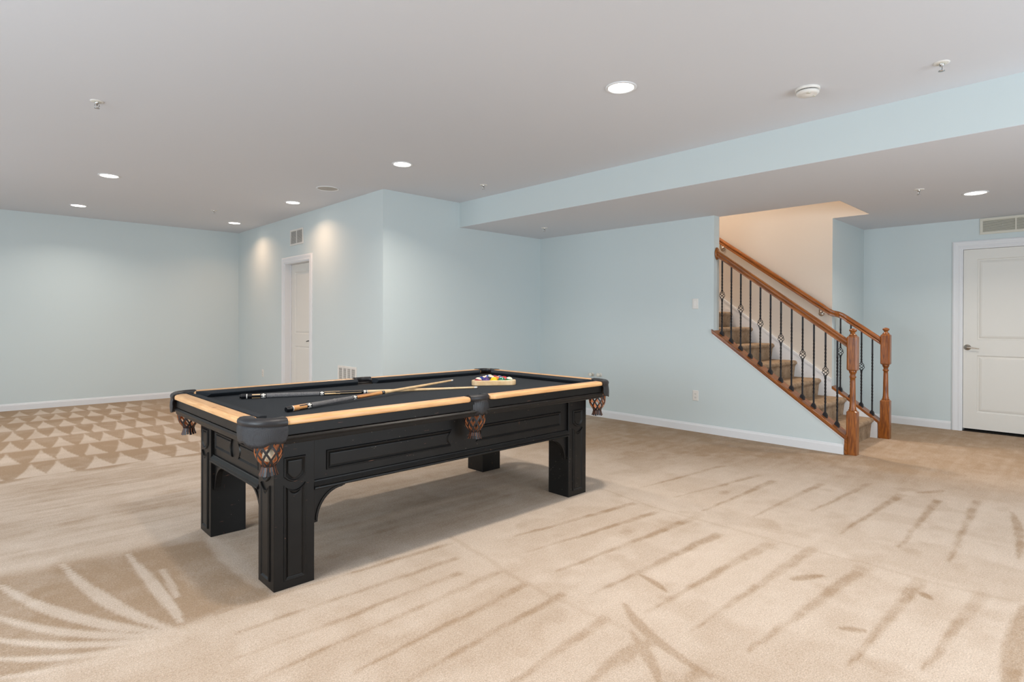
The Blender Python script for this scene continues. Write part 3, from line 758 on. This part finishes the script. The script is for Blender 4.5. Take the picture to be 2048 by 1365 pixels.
def baluster(parent, basket, loc, cache={}):
    if basket in cache:
        src = cache[basket]; o = src.copy(); COL.objects.link(o); o.parent = parent; o.location = loc
        for ch in src.children: c = ch.copy(); COL.objects.link(c); c.parent = o
        return o
    b = MB(); top = RAILUP - .025
    if basket:
        twist_rod(b, [(0, .12, 0), (.12, .385, 2.0), (.385, .392, 0)]); twist_rod(b, [(.488, .495, 0), (.495, .70, 1.5), (.70, top, 0)])
        for z in (.388, .492): b.lathe([(.006, z - .010), (.011, z - .005), (.011, z + .005), (.006, z + .010)], n=10)
    else:
        twist_rod(b, [(0, .13, 0), (.13, .33, 1.5), (.33, .47, 0), (.47, .67, 1.5), (.67, top, 0)])
    o = b.build('baluster', M_iron, parent, loc=loc)
    if basket:
        b = MB()
        for q in range(4):
            pts = []
            for k in range(21):
                t = k / 20; rr = .003 + .026 * math.sin(PI * t) ** .9; an = q * PI / 2 + t * PI * 1.45
                pts.append((rr * math.cos(an), rr * math.sin(an), .392 + .096 * t))
            b.tube(pts, .0033, 6)
        b.build('basket', M_iron, o)
    shoe_mesh().build('shoe', M_iron, o)
    cache[basket] = o; return o
lprof = [(-.030, -.030), (.030, -.030), (.030, -.016), (.024, -.008), (.030, .004), (.030, .016), (.022, .028), (.008, .034), (-.008, .034), (-.022, .028), (-.030, .016), (-.030, .004), (-.024, -.008), (-.030, -.016)]
def sweep_rail(b, pts, s=1):
    pts = [Vector(p) for p in pts]; rings = []
    for i, p in enumerate(pts):
        t = pts[min(i + 1, len(pts) - 1)] - pts[max(i - 1, 0)]; tt = Vector((t.x, t.y, 0)).normalized(); side = Vector((tt.y, -tt.x, 0))
        k = 1.0 / max(.6, (Vector((t.x, t.y, 0)).length / t.length))
        rings.append([tuple(p + side * (a * s) + Vector((0, 0, c * s * k))) for a, c in lprof])
    b.loft(rings, 0, False)
rail_z = lambda y: cap_z(y) + RAILUP + .015
XR = 6.083
rl = thing('stair_railing', 'near oak railing with long row of twisted black iron balusters', 'railing', (XR, 1.69, 0))
newel(rl, 0, 0)
def cap_board(parent, px, py, x0, x1, ya, yb, drop=True):
    b = MB(); f = lambda y: cap_z(y)
    b.prism([(ya, f(ya) - .030), (yb, f(yb) - .030), (yb, f(yb)), (ya, f(ya))], lambda u, v, w: (w - px, u - py, v), x0, x1)
    b.prism([(ya, f(ya) - .045), (yb, f(yb) - .045), (yb, f(yb) - .030), (ya, f(ya) - .030)], lambda u, v, w: (w - px, u - py, v), x0 + .008, x0 + .024)
    if drop: b.box(x0 + .004 - px, x1 - .03 - px, ya - .004 - py, ya + .018 - py, 0, f(ya) - .004)
    return b.build('knee_wall_cap', M_oakrail, parent, .003)
cap_board(rl, XR, 1.69, XS - .022, 6.157, 1.722, 3.074)
b = MB(); y0, y1 = 1.732, 3.045
sweep_rail(b, [(0, y0 - 1.69, rail_z(y0)), (0, (y0 + y1) / 2 - 1.69, rail_z((y0 + y1) / 2)), (0, y1 - 1.69, rail_z(y1))]); b.build('handrail', M_oakrail, rl, .002)
b = MB(); b.lathe([(.0, -.001), (.052, -.001), (.060, -.006), (.060, -.012), (.048, -.020), (.0, -.022)], (0, 3.055 - 1.69, 0), (0, 1, 0), 28)
b.v = [(x * .8, y, z * 1.15 + rail_z(3.045)) for x, y, z in b.v]
b.build('rosette', M_oak, rl)
for k in range(12):
    y = 1.823 + (2.987 - 1.823) * (11 - k) / 11; baluster(rl, k % 2 == 0, (0, y - 1.69, cap_z(y)))
XF = 7.195
rf = thing('stair_railing', 'far short oak railing whose handrail climbs along the beige stairwell wall', 'railing', (XF, 1.682, 0))
newel(rf, 0, 0)
cap_board(rf, XF, 1.682, XN - .012, XN + .125, 1.722, YN - .003)
b = MB(); pts = [(0, 1.722, rail_z(1.722)), (0, 1.9, rail_z(1.9)), (0, 2.06, rail_z(2.06) - .004), (-.006, 2.10, rail_z(2.1) - .005), (-.03, 2.14, rail_z(2.14) - .012), (-.075, 2.18, rail_z(2.18) - .03), (-.108, 2.215, rail_z(2.215) - .035), (-.12, 2.26, rail_z(2.26) - .03)]
f = lambda y: rail_z(2.26) - .03 + .712 * (y - 2.26)
pts += [(-.12, y, f(y)) for y in (2.35, 2.8, 3.3, 4.0, 5.2)]
sweep_rail(b, [(x, y - 1.682, z) for x, y, z in pts]); b.build('handrail', M_oakrail, rf)
for yy in (2.31, 3.5, 4.7):
    b = MB(); wx = XN - XF - .001; z0 = f(yy) - .095
    b.lathe([(.030, 0), (.030, .005), (.022, .010), (.008, .012), (.0, .013)], (wx, yy - 1.682, z0), (-1, 0, 0), 20)
    b.tube([(wx - .01, yy - 1.682, z0), (wx - .05, yy - 1.682, z0 + .0), (wx - .068, yy - 1.682, z0 + .02), (wx - .07, yy - 1.682, z0 + .07)], .007, 8)
    b.build('handrail_bracket', M_nickel, rf)
for k in range(4):
    y = 1.809 + .1055 * (3 - k); baluster(rf, k % 2 == 0, (0, y - 1.682, cap_z(y)))

# ------------------------------------------------------------------ pool table
TX, TY = 2.172, 3.2275
HX, HY = 1.1354, .5615; LW, LD = .195, .192
tb = thing('pool_table', 'black pool table with pale wood rails, black cloth and leather net pockets', 'pool table', (TX, TY, 0))
TOPL = .708
for sx in (-1, 1):
    for sy in (-1, 1):
        b = MB(); xa, xb = sorted((sx * HX, sx * (HX - LW))); ya, yb_ = sorted((sy * HY, sy * (HY - LD)))
        b.box(xa, xb, ya, yb_, 0, TOPL); leg = b.build('leg', M_blk, tb, .003)
        # outer long face
        for face in (0, 1):
            if face == 0: o = (0, sy * HY, 0); n = (0, sy, 0); wid = LW; c0 = sx * (HX - LW / 2); u = Vector((0, 0, 1)).cross(Vector(n)); start = Vector((c0, sy * HY, 0)) - u * .052; w = .104
            else: n = (sx, 0, 0); c0 = sy * (HY - LD / 2); u = Vector((0, 0, 1)).cross(Vector(n)); start = Vector((sx * HX, c0, 0)) - u * .052; w = .104
            for kind, z0, z1, bow in (('shield', .497, .617, .028), ('tall', .038, .487, .028)):
                b = MB(); fn = frame_uvn(start + Vector((0, 0, z0)), n); relief(b, fn, kind, w, z1 - z0, bow, RAISED); b.build('raised_panel', M_blk, leg)
# aprons
REC = .018; AT = .025
for sy in (-1, 1):
    b = MB(); ya, yb_ = sorted((sy * (HY - REC), sy * (HY - REC - AT))); b.box(-HX + LW, HX - LW, ya, yb_, .44, TOPL); ap = b.build('apron', M_blk, tb, .002)
    n = Vector((0, sy, 0)); u = Vector((0, 0, 1)).cross(n)
    for side in (0, 1):
        s = -.872 if side == 0 else .094
        fn = frame_uvn(u * s + Vector((0, sy * (HY - REC), .520)), n); b = MB()
        relief(b, fn, 'endR' if side == 0 else 'endL', .778, .098, .022, RAISED); b.build('raised_panel', M_blk, ap)
    b = MB(); prof = [(0, .438), (.022, .438), (.027, .444), (.026, .449), (.020, .455), (.0205, .459), (.017, .464), (.010, .474), (.008, .480), (0, .482)]
    A = [(-HX + LW, sy * (HY - REC + d), z) for d, z in prof]; B = [(HX - LW, sy * (HY - REC + d), z) for d, z in prof]
    b.loft([A, B]); b.build('lower_moulding', M_blk, ap)
for sx in (-1, 1):
    b = MB(); xa, xb = sorted((sx * (HX - REC), sx * (HX - REC - AT))); b.box(xa, xb, -HY + LD, HY - LD, .44, TOPL); ap = b.build('apron', M_blk, tb, .002)
    n = Vector((sx, 0, 0)); u = Vector((0, 0, 1)).cross(n)
    for side in (0, 1):
        s = -.335 if side == 0 else .045
        fn = frame_uvn(u * s + Vector((sx * (HX - REC), 0, .520)), n); b = MB()
        relief(b, fn, 'endR' if side == 0 else 'endL', .29, .098, .022, RAISED); b.build('raised_panel', M_blk, ap)
    b = MB(); A = [(sx * (HX - REC + d), -HY + LD, z) for d, z in prof]; B = [(sx * (HX - REC + d), HY - LD, z) for d, z in prof]
    b.loft([A, B]); b.build('lower_moulding', M_blk, ap)
# curved brackets beside the legs
def bracket(o, du, n):
    o = Vector(o); du = Vector(du); n = Vector(n); ww, hh = .172, .170
    arc = [(ww - .012 - (ww - .022) * math.sin(PI / 2 * k / 12), -hh * 1.0 + (hh - .02) * math.cos(PI / 2 * (1 - k / 12)) * 0 + 0) for k in range(0)]
    pts = [(0, 0), (ww, 0), (ww, -.014), (ww - .012, -.016)]
    K = 12
    for k in range(K + 1):
        a = PI / 2 * k / K; pts.append((ww - .016 - (ww - .040) * math.sin(a), -.018 - (hh - .020) * (1 - math.cos(a))))
    pts += [(0, -hh)]
    fn = lambda u_, v, w: tuple(o + du * u_ + Vector((0, 0, v)) + n * w)
    b = MB(); b.prism(pts, fn, -.026, 0)
    br = b.build('bracket', M_blk, tb)
    b = MB(); c = pts[4:4 + K + 1]; rings = []
    for (u_, v) in c: rings.append([fn(u_ - .001, v + .001, .0), fn(u_ - .001, v + .001, .006), fn(u_ - .010, v + .010, .006), fn(u_ - .010, v + .010, 0)])
    b.loft(rings); b.build('bracket_bead', M_blk, br)
for sx in (-1, 1):
    for sy in (-1, 1):
        bracket((sx * (HX - LW), sy * (HY - REC - .004), .44), (-sx, 0, 0), (0, sy, 0))
        bracket((sx * (HX - REC - .004), sy * (HY - LD), .44), (0, -sy, 0), (sx, 0, 0))
# bed frame, slate and cloth
b = MB(); b.box(-1.09, 1.09, -.53, .53, .60, .745); b.box(-1.12, 1.12, -.545, .545, TOPL, .745); b.build('bed_frame', M_blk, tb)
def bed_poly(hx, hy, rc, rs):
    pts = []
    def arc(cx_, cy_, r, a0, a1, n=10): return [(cx_ + r * math.cos(math.radians(a0 + (a1 - a0) * k / n)), cy_ + r * math.sin(math.radians(a0 + (a1 - a0) * k / n))) for k in range(n + 1)]
    c = rc * .5
    # start bottom-left going counter clockwise
    pts += arc(-hx, -hy, rc, 90, 0); pts += arc(0, -hy - .02, rs, 165, 15)
    pts += arc(hx, -hy, rc, 180, 90); pts += arc(hx, hy, rc, 270, 180)
    pts += arc(0, hy + .02, rs, -15, -165); pts += arc(-hx, hy, rc, 0, -90)
    return pts
b = MB(); b.prism(bed_poly(1.185, .615, .078, .06), lambda u, v, w: (u, v, w), .747, .775); b.build('slate', M_black, tb)
b = MB(); b.prism(bed_poly(1.186, .616, .077, .059), lambda u, v, w: (u, v, w), .7752, .785); b.build('bed_cloth', M_cloth, tb)
# rail aprons and ledges
def board(x0, x1, y0, y1, z0, z1, name, bev=.003):
    b = MB(); b.box(x0, x1, y0, y1, z0, z1); return b.build(name, M_blk, tb, bev)
for sy in (-1, 1):
    ya, yb_ = sorted((sy * .702, sy * .640))
    board(-1.145, 1.145, ya, yb_, .7475, .795, 'rail_apron')
    b = MB(); pr_ = [(.60, .709), (.700, .709), (.704, .713), (.706, .726), (.711, .731), (.712, .737), (.704, .7455), (.60, .7455)]
    b.loft([[(-1.14, sy * d, z) for d, z in pr_], [(1.14, sy * d, z) for d, z in pr_]]); b.build('rail_ledge', M_blk, tb)
for sx in (-1, 1):
    xa, xb = sorted((sx * 1.272, sx * 1.21))
    board(xa, xb, -.54, .54, .7475, .795, 'rail_apron')
    b = MB(); b.loft([[(sx * (d + .57), -.535, z) for d, z in pr_], [(sx * (d + .57), .535, z) for d, z in pr_]]); b.build('rail_ledge', M_blk, tb)
# wooden rails
def rrect(x0, x1, y0, y1, rads, ins, z, n=6):
    x0 += ins; x1 -= ins; y0 += ins; y1 -= ins; out = []
    for (cx_, cy_, a0, r) in [(x0, y0, 180, rads[0]), (x1, y0, 270, rads[1]), (x1, y1, 0, rads[2]), (x0, y1, 90, rads[3])]:
        r = max(r - ins, .001); ox = cx_ + (r if cx_ == x0 else -r); oy = cy_ + (r if cy_ == y0 else -r)
        for k in range(n + 1):
            a = math.radians(a0 + 90 * k / n); out.append((ox + r * math.cos(a), oy + r * math.sin(a), z))
    return out
RP = [(.006, .7955), (.001, .799), (0, .805), (.0005, .813), (.004, .819), (.010, .8225), (.018, .824)]
RT = .824
def wood_rail(x0, x1, y0, y1, rads, m):
    b = MB(); b.loft([rrect(x0, x1, y0, y1, rads, d, z) for d, z in RP]); return b.build('wooden_rail', m, tb)
for sy in (-1, 1):
    for sx in (-1, 1):
        xa, xb = sorted((sx * .072, sx * 1.150)); ya, yb_ = sorted((sy * .716, sy * .637))
        oc = .035
        r = [0.004] * 4
        if sy < 0: r[0] = oc; r[1] = oc
        else: r[2] = oc; r[3] = oc
        wood_rail(xa, xb, ya, yb_, r, M_rail)
for sx in (-1, 1):
    xa, xb = sorted((sx * 1.288, sx * 1.208)); r = [.004] * 4
    if sx < 0: r[0] = r[3] = .05
    else: r[1] = r[2] = .05
    wood_rail(xa, xb, -.555, .555, r, M_railY)
# cushions
def cushion(fn, b0, b1, n0, n1):
    # profile: back top, nose top, nose bottom, back bottom ; fn(along, depth, z), depth from rail inward
    b = MB(); P3 = [(.0, .8225), (.018, .8222), (.055, .8150), (.064, .8105), (.064, .8065), (.040, .7862), (0, .7862)]
    def ring(bb, nn): return [fn(bb + (nn - bb) * min(1, d / .064), d, z) for d, z in P3]
    b.loft([ring(b0, n0), ring(b1, n1)]); return b.build('cushion', M_cloth, tb)
for sy in (-1, 1):
    for sx in (-1, 1):
        cushion(lambda a, d, z, sx=sx, sy=sy: (sx * a, sy * (.6365 - d), z), .062, 1.142, .085, 1.075)
for sx in (-1, 1):
    cushion(lambda a, d, z, sx=sx: (sx * (1.2075 - d), a, z), -.565, .565, -.497, .497)
# pockets
def corner_path(off, n=12):
    # in first quadrant, from short rail end round to the long rail end
    cxp, cyp, r = 1.150, .580, .110
    pts = [(cxp + r + off, .540), (cxp + r + off, cyp)]
    for k in range(1, n): a = PI / 2 * k / n; pts.append((cxp + (r + off) * math.cos(a), cyp + (r + off) * math.sin(a)))
    pts += [(cxp, cyp + r + off), (1.135, cyp + r + off)]
    return pts
def side_path(off, n=12):
    pts = []
    for k in range(n + 1):
        t = -1 + 2 * k / n; pts.append((.0665 * t * (1 + off * 2), .688 + off - .018 * t * t))
    return pts
def net(b, cx_, cy_, ztop, zbot, rt, sgn=1, N=9):
    prof = lambda t: rt * (1 - .05 * t - .62 * max(0, (t - .45) / .55) ** 2.0)
    for dirn in (-1, 1):
        for q in range(N):
            rings = []; K = 14
            for k in range(K + 1):
                t = k / K; a = 2 * PI * q / N + dirn * t * 2 * PI * 2.0 / N; r = prof(t); z = ztop + (zbot - ztop) * t
                wv = .0062 * (1 - .25 * t) / max(r, .02)
                rings.append([(cx_ + (r + dr) * math.cos(a + s * wv), cy_ + (r + dr) * math.sin(a + s * wv), z) for s, dr in ((-1, .0028), (1, .0028), (1, -.0014), (-1, -.0014))])
            n0 = len(b.f)
            vs_ = [p for r_ in rings for p in r_]; fs = []; ms = []
            for i in range(K):
                for j in range(4):
                    fs.append((i * 4 + j, i * 4 + (j + 1) % 4, (i + 1) * 4 + (j + 1) % 4, (i + 1) * 4 + j)); ms.append(0 if j == 0 else 1)
            b.add(vs_, fs, ms)
def fringe(b, cx_, cy_, z0, z1, r0, r1):
    N = 16
    b.lathe([(r0 * .98, z0 + .006), (r0 * .86, z0)], (cx_, cy_, 0), n=20, m=0, cap=False)
    for q in range(N):
        a = 2 * PI * q / N; w = PI / N * .8; j = random.uniform(-.004, .003)
        v = []
        for r, z in ((r0 * .86, z0), ((r0 + r1) / 2 * .9, (z0 + z1) / 2), (r1, z1 + j)):
            for s in (-1, 1):
                for dr in (.0012, -.0008): v.append((cx_ + (r + dr) * math.cos(a + s * w), cy_ + (r + dr) * math.sin(a + s * w), z))
        fs = []; ms = []
        for i in range(2):
            o = i * 4
            for f_, mm in (((0, 2, 6, 4), 0), ((1, 5, 7, 3), 1), ((0, 4, 5, 1), 1), ((2, 3, 7, 6), 1)): fs.append(tuple(o + k for k in f_)); ms.append(mm)
        fs.append((8, 10, 11, 9)); ms.append(1)
        b.add(v, fs, ms)
def pocket(path, sx, sy, cxp, cyp, side):
    b = MB(); rings = []
    pin = path(0); pn = len(pin)
    prof = [(-.026, .792), (.020, .788), (.029, .796), (.032, .810), (.028, .821), (.017, .828), (0, .830), (-.018, .828), (-.027, .820)] if not side else \
           [(-.020, .792), (.014, .790), (.022, .797), (.025, .810), (.022, .821), (.012, .829), (0, .831), (-.014, .828), (-.021, .819)]
    for i in range(pn):
        e = abs(2 * i / (pn - 1) - 1) ** 2.2; wi = (.55 + 1.15 * e) if not side else (.6 + .8 * e)
        cols = [path(o if o > 0 else o * wi) for o, _ in prof]
        rings.append([(sx * cols[k][i][0], sy * cols[k][i][1], prof[k][1]) for k in range(len(prof))])
    b.loft(rings, 0, True); iron = b.build('pocket', M_leather, tb)
    # hanging leather shield
    b = MB(); rings = []; NS = 40; base = path(.027 if not side else .0215, 24)
    def samp(t):
        L2 = [0]
        for p, q in zip(base[:-1], base[1:]): L2.append(L2[-1] + math.dist(p, q))
        s = t * L2[-1]
        for i in range(len(base) - 1):
            if s <= L2[i + 1] + 1e-9:
                u_ = (s - L2[i]) / max(1e-9, L2[i + 1] - L2[i]); p, q = base[i], base[i + 1]
                nx_, ny_ = (q[1] - p[1]), -(q[0] - p[0]); ln = math.hypot(nx_, ny_)
                return (p[0] + (q[0] - p[0]) * u_, p[1] + (q[1] - p[1]) * u_, nx_ / ln, ny_ / ln)
        return base[-1] + (0, 0)
    for k in range(NS + 1):
        t = k / NS; x, y, nx_, ny_ = samp(min(t, .99999))
        if nx_ * x + ny_ * y < 0: nx_, ny_ = -nx_, -ny_
        if not side:
            e = abs(2 * t - 1)
            zb = .704 + .020 * (1 - math.exp(-(e / .42) ** 4)) - .006 * math.sin(PI * max(0, min(1, (e - .5) / .45))) + .03 * max(0, (e - .93) / .07)
            amp = 0
        else:
            zb = .718 + .004 * math.sin(t * 23) + .002 * math.sin(t * 71); amp = .0014 * math.sin(t * 2 * PI * 13)
        zt = .797; r_ = []
        for j in range(7):
            zz = zt + (zb - zt) * j / 6; bulge = .004 * math.sin(PI * j / 6) + .004 * j / 6 + amp
            r_.append((sx * (x + nx_ * bulge), sy * (y + ny_ * bulge), zz))
        for j in reversed(range(7)):
            zz = zt + (zb - zt) * j / 6; bulge = .004 * math.sin(PI * j / 6) + .004 * j / 6 - .004 + amp
            r_.append((sx * (x + nx_ * bulge), sy * (y + ny_ * bulge), zz))
        rings.append(r_)
    b.loft(rings, 0, True); b.build('leather_shield', M_weave if not side else M_leather, iron)
    if side:
        pass
    # liner ring under the hole
    b = MB(); cc = (sx * cxp, sy * cyp, 0); rl_ = .068 if not side else .058
    b.lathe([(rl_, .79), (rl_, .735), (rl_ - .004, .735), (rl_ - .004, .79)], cc, n=28, cap=False); b.build('pocket_liner', M_liner, iron)
    b = MB(); net(b, cc[0], cc[1], .742, .606, .060 if not side else .060); b.build('leather_net', [M_leather, M_tan], iron)
    b = MB(); fringe(b, cc[0], cc[1], .607, .572, .034, .040); b.build('net_fringe', [M_leather, M_tan], iron)
for sx in (-1, 1):
    for sy in (-1, 1): pocket(corner_path, sx, sy, 1.184, .626, False)
for sy in (-1, 1): pocket(side_path, 1, sy, 0, .645, True)

# ------------------------------------------------------------------ balls, rack, cues, chalk
BR = .0286
def ball_mat(name, col, stripe, spot=True, rot=0):
    m = bpy.data.materials.new(name); m.use_nodes = True; nt = m.node_tree; b = nt.nodes['Principled BSDF']; L = nt.links
    b.inputs['Roughness'].default_value = .12; b.inputs['Coat Weight'].default_value = .5
    cream = srgb(238, 228, 206)
    tc = nt.nodes.new('ShaderNodeTexCoord'); sp = nt.nodes.new('ShaderNodeSeparateXYZ'); L.new(tc.outputs['Object'], sp.inputs[0])
    def M2(op, a, c=None):
        n = nt.nodes.new('ShaderNodeMath'); n.operation = op
        for i, q in enumerate((a, c)):
            if q is None: continue
            if isinstance(q, (int, float)): n.inputs[i].default_value = q
            else: L.new(q, n.inputs[i])
        return n.outputs[0]
    fac = None
    mx = nt.nodes.new('ShaderNodeMix'); mx.data_type = 'RGBA'; mx.inputs['A'].default_value = col; mx.inputs['B'].default_value = cream
    spot_f = M2('GREATER_THAN', sp.outputs['X'], BR * .90)
    if stripe: f_ = M2('MAXIMUM', M2('GREATER_THAN', M2('ABSOLUTE', sp.outputs['Z']), BR * .52), spot_f)
    else: f_ = spot_f
    L.new(f_, mx.inputs['Factor']); L.new(mx.outputs['Result'], b.inputs['Base Color'])
    return m
ball_mesh = None
def ball(name, label, m, loc, rot, group=None):
    b = MB(); n = 28; prof = [(BR * math.sin(PI * k / 16), -BR * math.cos(PI * k / 16)) for k in range(17)]
    b.lathe(prof, n=n); o = b.build(name, m, loc=loc); o.rotation_euler = rot
    return tag(o, label, 'ball', group)
cue_m = mat('cue_ball_resin', srgb(236, 228, 200), .15, coat=.5)
ball('cue_ball', 'cream cue ball caught in the net of the nearest corner pocket', cue_m, (TX - 1.184, TY - .630, .655), (0, 0, 0))

ZC = .785
A2 = Vector((TX + .493, TY - .0305)); B2 = Vector((TX + .768, TY - .2115))
ax = (B2 - A2).normalized(); ay = Vector((-ax.y, ax.x)); mid = (A2 + B2) / 2
rk = thing('ball_rack', 'pale wooden triangle rack holding the billiard balls', 'rack', (mid.x, mid.y, ZC + .0005), math.atan2(ax.y, ax.x))
# triangle: base along local x, apex +y
pitch_ = BR * 2 + .0004
inr = BR + .0015; th = .019
def tri_ring(off, z, n=6):
    # triangle of ball centres offset by off with rounded corners
    s = 4 * pitch_; c = [Vector((-s / 2, 0)), Vector((s / 2, 0)), Vector((0, s * math.sqrt(3) / 2))]
    out = []
    for i, a0 in enumerate((150, 270, 30)):
        for k in range(n + 1):
            a = math.radians(a0 + 120 * k / n); out.append((c[i].x + off * math.cos(a), c[i].y + off * math.sin(a), z))
    return out
oy = inr + th   # base outer edge at y=0
b = MB(); zt = .036
R4 = [tri_ring(inr, 0), tri_ring(inr + th - .002, 0), tri_ring(inr + th, .004), tri_ring(inr + th, zt - .004), tri_ring(inr + th - .003, zt), tri_ring(inr + .002, zt), tri_ring(inr, zt - .003)]
b.loft(R4, closed=True); b.v = [(x, y + oy, z) for x, y, z in b.v]
b.build('rack_frame', M_bare, rk)
rows = [[('maroon striped', srgb(150, 50, 60), 1), ('solid purple', srgb(70, 50, 120), 0), ('solid yellow', srgb(250, 200, 20), 0), ('solid green', srgb(10, 110, 80), 0), ('mostly cream green striped', srgb(30, 110, 70), 1)],
        [('solid blue', srgb(30, 50, 140), 0), ('solid black', srgb(14, 14, 16), 0), ('solid orange', srgb(245, 130, 50), 0), ('solid red', srgb(205, 30, 40), 0)],
        [('red striped', srgb(215, 50, 40), 1), ('orange striped', srgb(245, 140, 70), 1), ('purple striped', srgb(90, 60, 150), 1)],
        [('blue striped', srgb(60, 90, 170), 1), ('solid maroon', srgb(150, 40, 50), 0)],
        [('yellow striped', srgb(245, 190, 30), 1)]]
rown = ['front', 'second', 'third', 'fourth', 'apex']
posn = [['left end', 'second from left', 'middle', 'second from right', 'right end'], ['left end', 'second from left', 'second from right', 'right end'], ['left', 'middle', 'right'], ['left', 'right'], ['single']]
top_rot = {(0, 0): (.1, .2, 0), (0, 4): (.2, .1, 0)}
for r, row in enumerate(rows):
    for c, (nm, colr, stp) in enumerate(row):
        lx = (-(len(row) - 1) / 2 + c) * pitch_; ly = oy + r * pitch_ * math.sqrt(3) / 2
        w = mid + ax * lx + ay * ly
        rot = top_rot.get((r, c), (random.uniform(-1.2, 1.2), random.uniform(-1.5, 1.5), random.uniform(0, 6)))
        if (r, c) == (0, 2): rot = (0, .9, 0)
        lab = f'{nm} ball, {posn[r][c]} in the {rown[r]} row of the rack' if r < 4 else f'{nm} ball at the far point of the rack'
        ball('billiard_ball', lab, ball_mat('ball_' + nm.replace(' ', '_'), colr, stp), (w.x, w.y, ZC + BR + .0005), rot, 'billiard balls in the rack')

def cue(label, a, bt, style):
    a = Vector(a); bt = Vector(bt); Lc = (bt - a).length; d = (bt - a).normalized()
    t = thing('pool_cue', label, 'cue', a)
    rad = lambda u: .0150 + (.0105 - .0150) * (u / .5) if u < .5 else .0105 + (.0064 - .0105) * ((u - .5) / .5)
    e = Vector((0, 0, 1)); e1 = d.cross(e).normalized(); e2 = d.cross(e1)
    def seg(name, u0, u1, mats, pts=None, n=20, rows_=1, dr=0, round0=False, dome=False):
        b = MB(); rings = []; us = [u0 + (u1 - u0) * k / rows_ for k in range(rows_ + 1)]; rs = [rad(u) + dr for u in us]
        if round0: us = [u0, u0 + .0012, u0 + .003] + us[1:]; rs = [rad(u0) * .6, rad(u0) * .93, rad(u0)] + rs[1:]
        if dome: us = us[:-1] + [u1 - .0012, u1]; rs = rs[:-1] + [rs[-1], rs[-1] * .55]
        for u, r in zip(us, rs): rings.append([d * (u * Lc) + (e1 * math.cos(2 * PI * k / n) + e2 * math.sin(2 * PI * k / n)) * r for k in range(n)])
        vs_ = [p for r in rings for p in r]; fs = []; ms = []
        for i in range(len(rings) - 1):
            for j in range(n):
                fs.append((i * n + j, i * n + (j + 1) % n, (i + 1) * n + (j + 1) % n, (i + 1) * n + j))
                ms.append(pts((i + .5) / (len(rings) - 1), (j + .5) / n) if pts else 0)
        b.add(vs_, fs, ms, True); b.add(rings[0], [tuple(reversed(range(n)))]); b.add(rings[-1], [tuple(range(n))])
        return b.build(name, mats, t)
    tri = lambda ph: (lambda s, th_: 1 if abs(((th_ * 4 + ph) % 1) - .5) * 2 < .5 * (1 - s) else 0)
    dia = lambda s, th_: 1 if abs(((th_ * 6) % 1) - .5) * 2 < 1 - abs(2 * s - 1) else 0
    seg('bumper', 0, .004, M_black, dr=-.003, dome=False); seg('butt_cap', .004, .024, M_black, round0=True)
    seg('cap_ring', .0242, .0275, [M_whitep])
    if style == 'B':
        seg('butt_sleeve', .0277, .085, [M_butt, M_black], lambda s, th_: 1 if abs(((th_ * 4) % 1) - .5) * 2 < s * .4 else 0, 24, 14)
        seg('inlay_ring', .0852, .108, [M_black, M_whitep], dia, 24, 8)
        seg('wrap', .1082, .312, M_wrap, dr=.0004); seg('inlay_ring', .3122, .335, [M_black, M_whitep], dia, 24, 8)
        seg('forearm', .3352, .480, [M_butt, mat('brown_points', srgb(150, 84, 46), .3)], tri(.2), 24, 18)
        seg('joint_collar', .4802, .497, [M_black, M_chrome], lambda s, th_: 1 if .3 < s < .6 else 0, 20, 6)
    else:
        seg('butt_sleeve', .0277, .075, [M_black, M_bare], lambda s, th_: 1 if abs(((th_ * 4) % 1) - .5) * 2 < s * .45 else 0, 24, 14)
        seg('inlay_ring', .0752, .098, [M_black, M_whitep], dia, 24, 8)
        seg('wrap', .0982, .300, M_wrap, dr=.0004); seg('inlay_ring', .3002, .320, [M_black, M_whitep], dia, 24, 8)
        seg('forearm', .3202, .480, [M_black, M_bare], tri(.4), 24, 18)
        seg('joint_collar', .4802, .497, [M_whitep, M_chrome], lambda s, th_: 1 if .5 < s < .8 else 0, 20, 6)
    seg('shaft', .4972, .980, M_bare, rows_=4); seg('ferrule', .9802, .9935, M_whitep); seg('tip', .9937, 1.0, mat('leather_tip', srgb(120, 110, 100), .8), dome=True)
    return t
# butt and tip centres in metres
def ground(p, z):  # keep
    return (p[0], p[1], z)
cue('pool cue with black butt, lying under the other cue, farther from the camera', (1.196, 3.60, ZC + .0155), (2.605, 3.062, ZC + .0070), 'A')
cue('pool cue with orange maple butt, resting across the other cue, nearer the camera', (1.197, 2.922, ZC + .0155), (2.604, 3.344, ZC + .0347), 'B')
t = thing('chalk_cube', 'pale cube of cue chalk on the cloth behind the nearer cue grip', 'chalk', (1.548, 3.088, ZC + .0005), .4)
b = MB(); b.box(-.011, .011, -.011, .011, 0, .0205); b.build('chalk_wrapper', mat('chalk_paper', srgb(214, 206, 190), .7), t, .001)
b = MB(); b.lathe([(.009, .0206), (.009, .0215), (.005, .0216), (0, .0208)], n=14); b.build('chalk_top', mat('chalk_grey', srgb(196, 200, 196), .95), t)

# every repeat of a kind carries one group phrase
GROUPS = {'recessed_light': 'recessed ceiling lights', 'sprinkler_head': 'ceiling sprinkler heads', 'wall_outlet': 'white wall outlets', 'light_switch': 'white light switches',
          'pool_cue': 'crossed pool cues on the table', 'pipe_stub': 'white pipe stubs in the wall', 'stair_railing': 'oak and iron stair railings'}
for o in bpy.data.objects:
    k = o.name.split('.')[0]
    if o.parent is None and k in GROUPS: o['group'] = GROUPS[k]
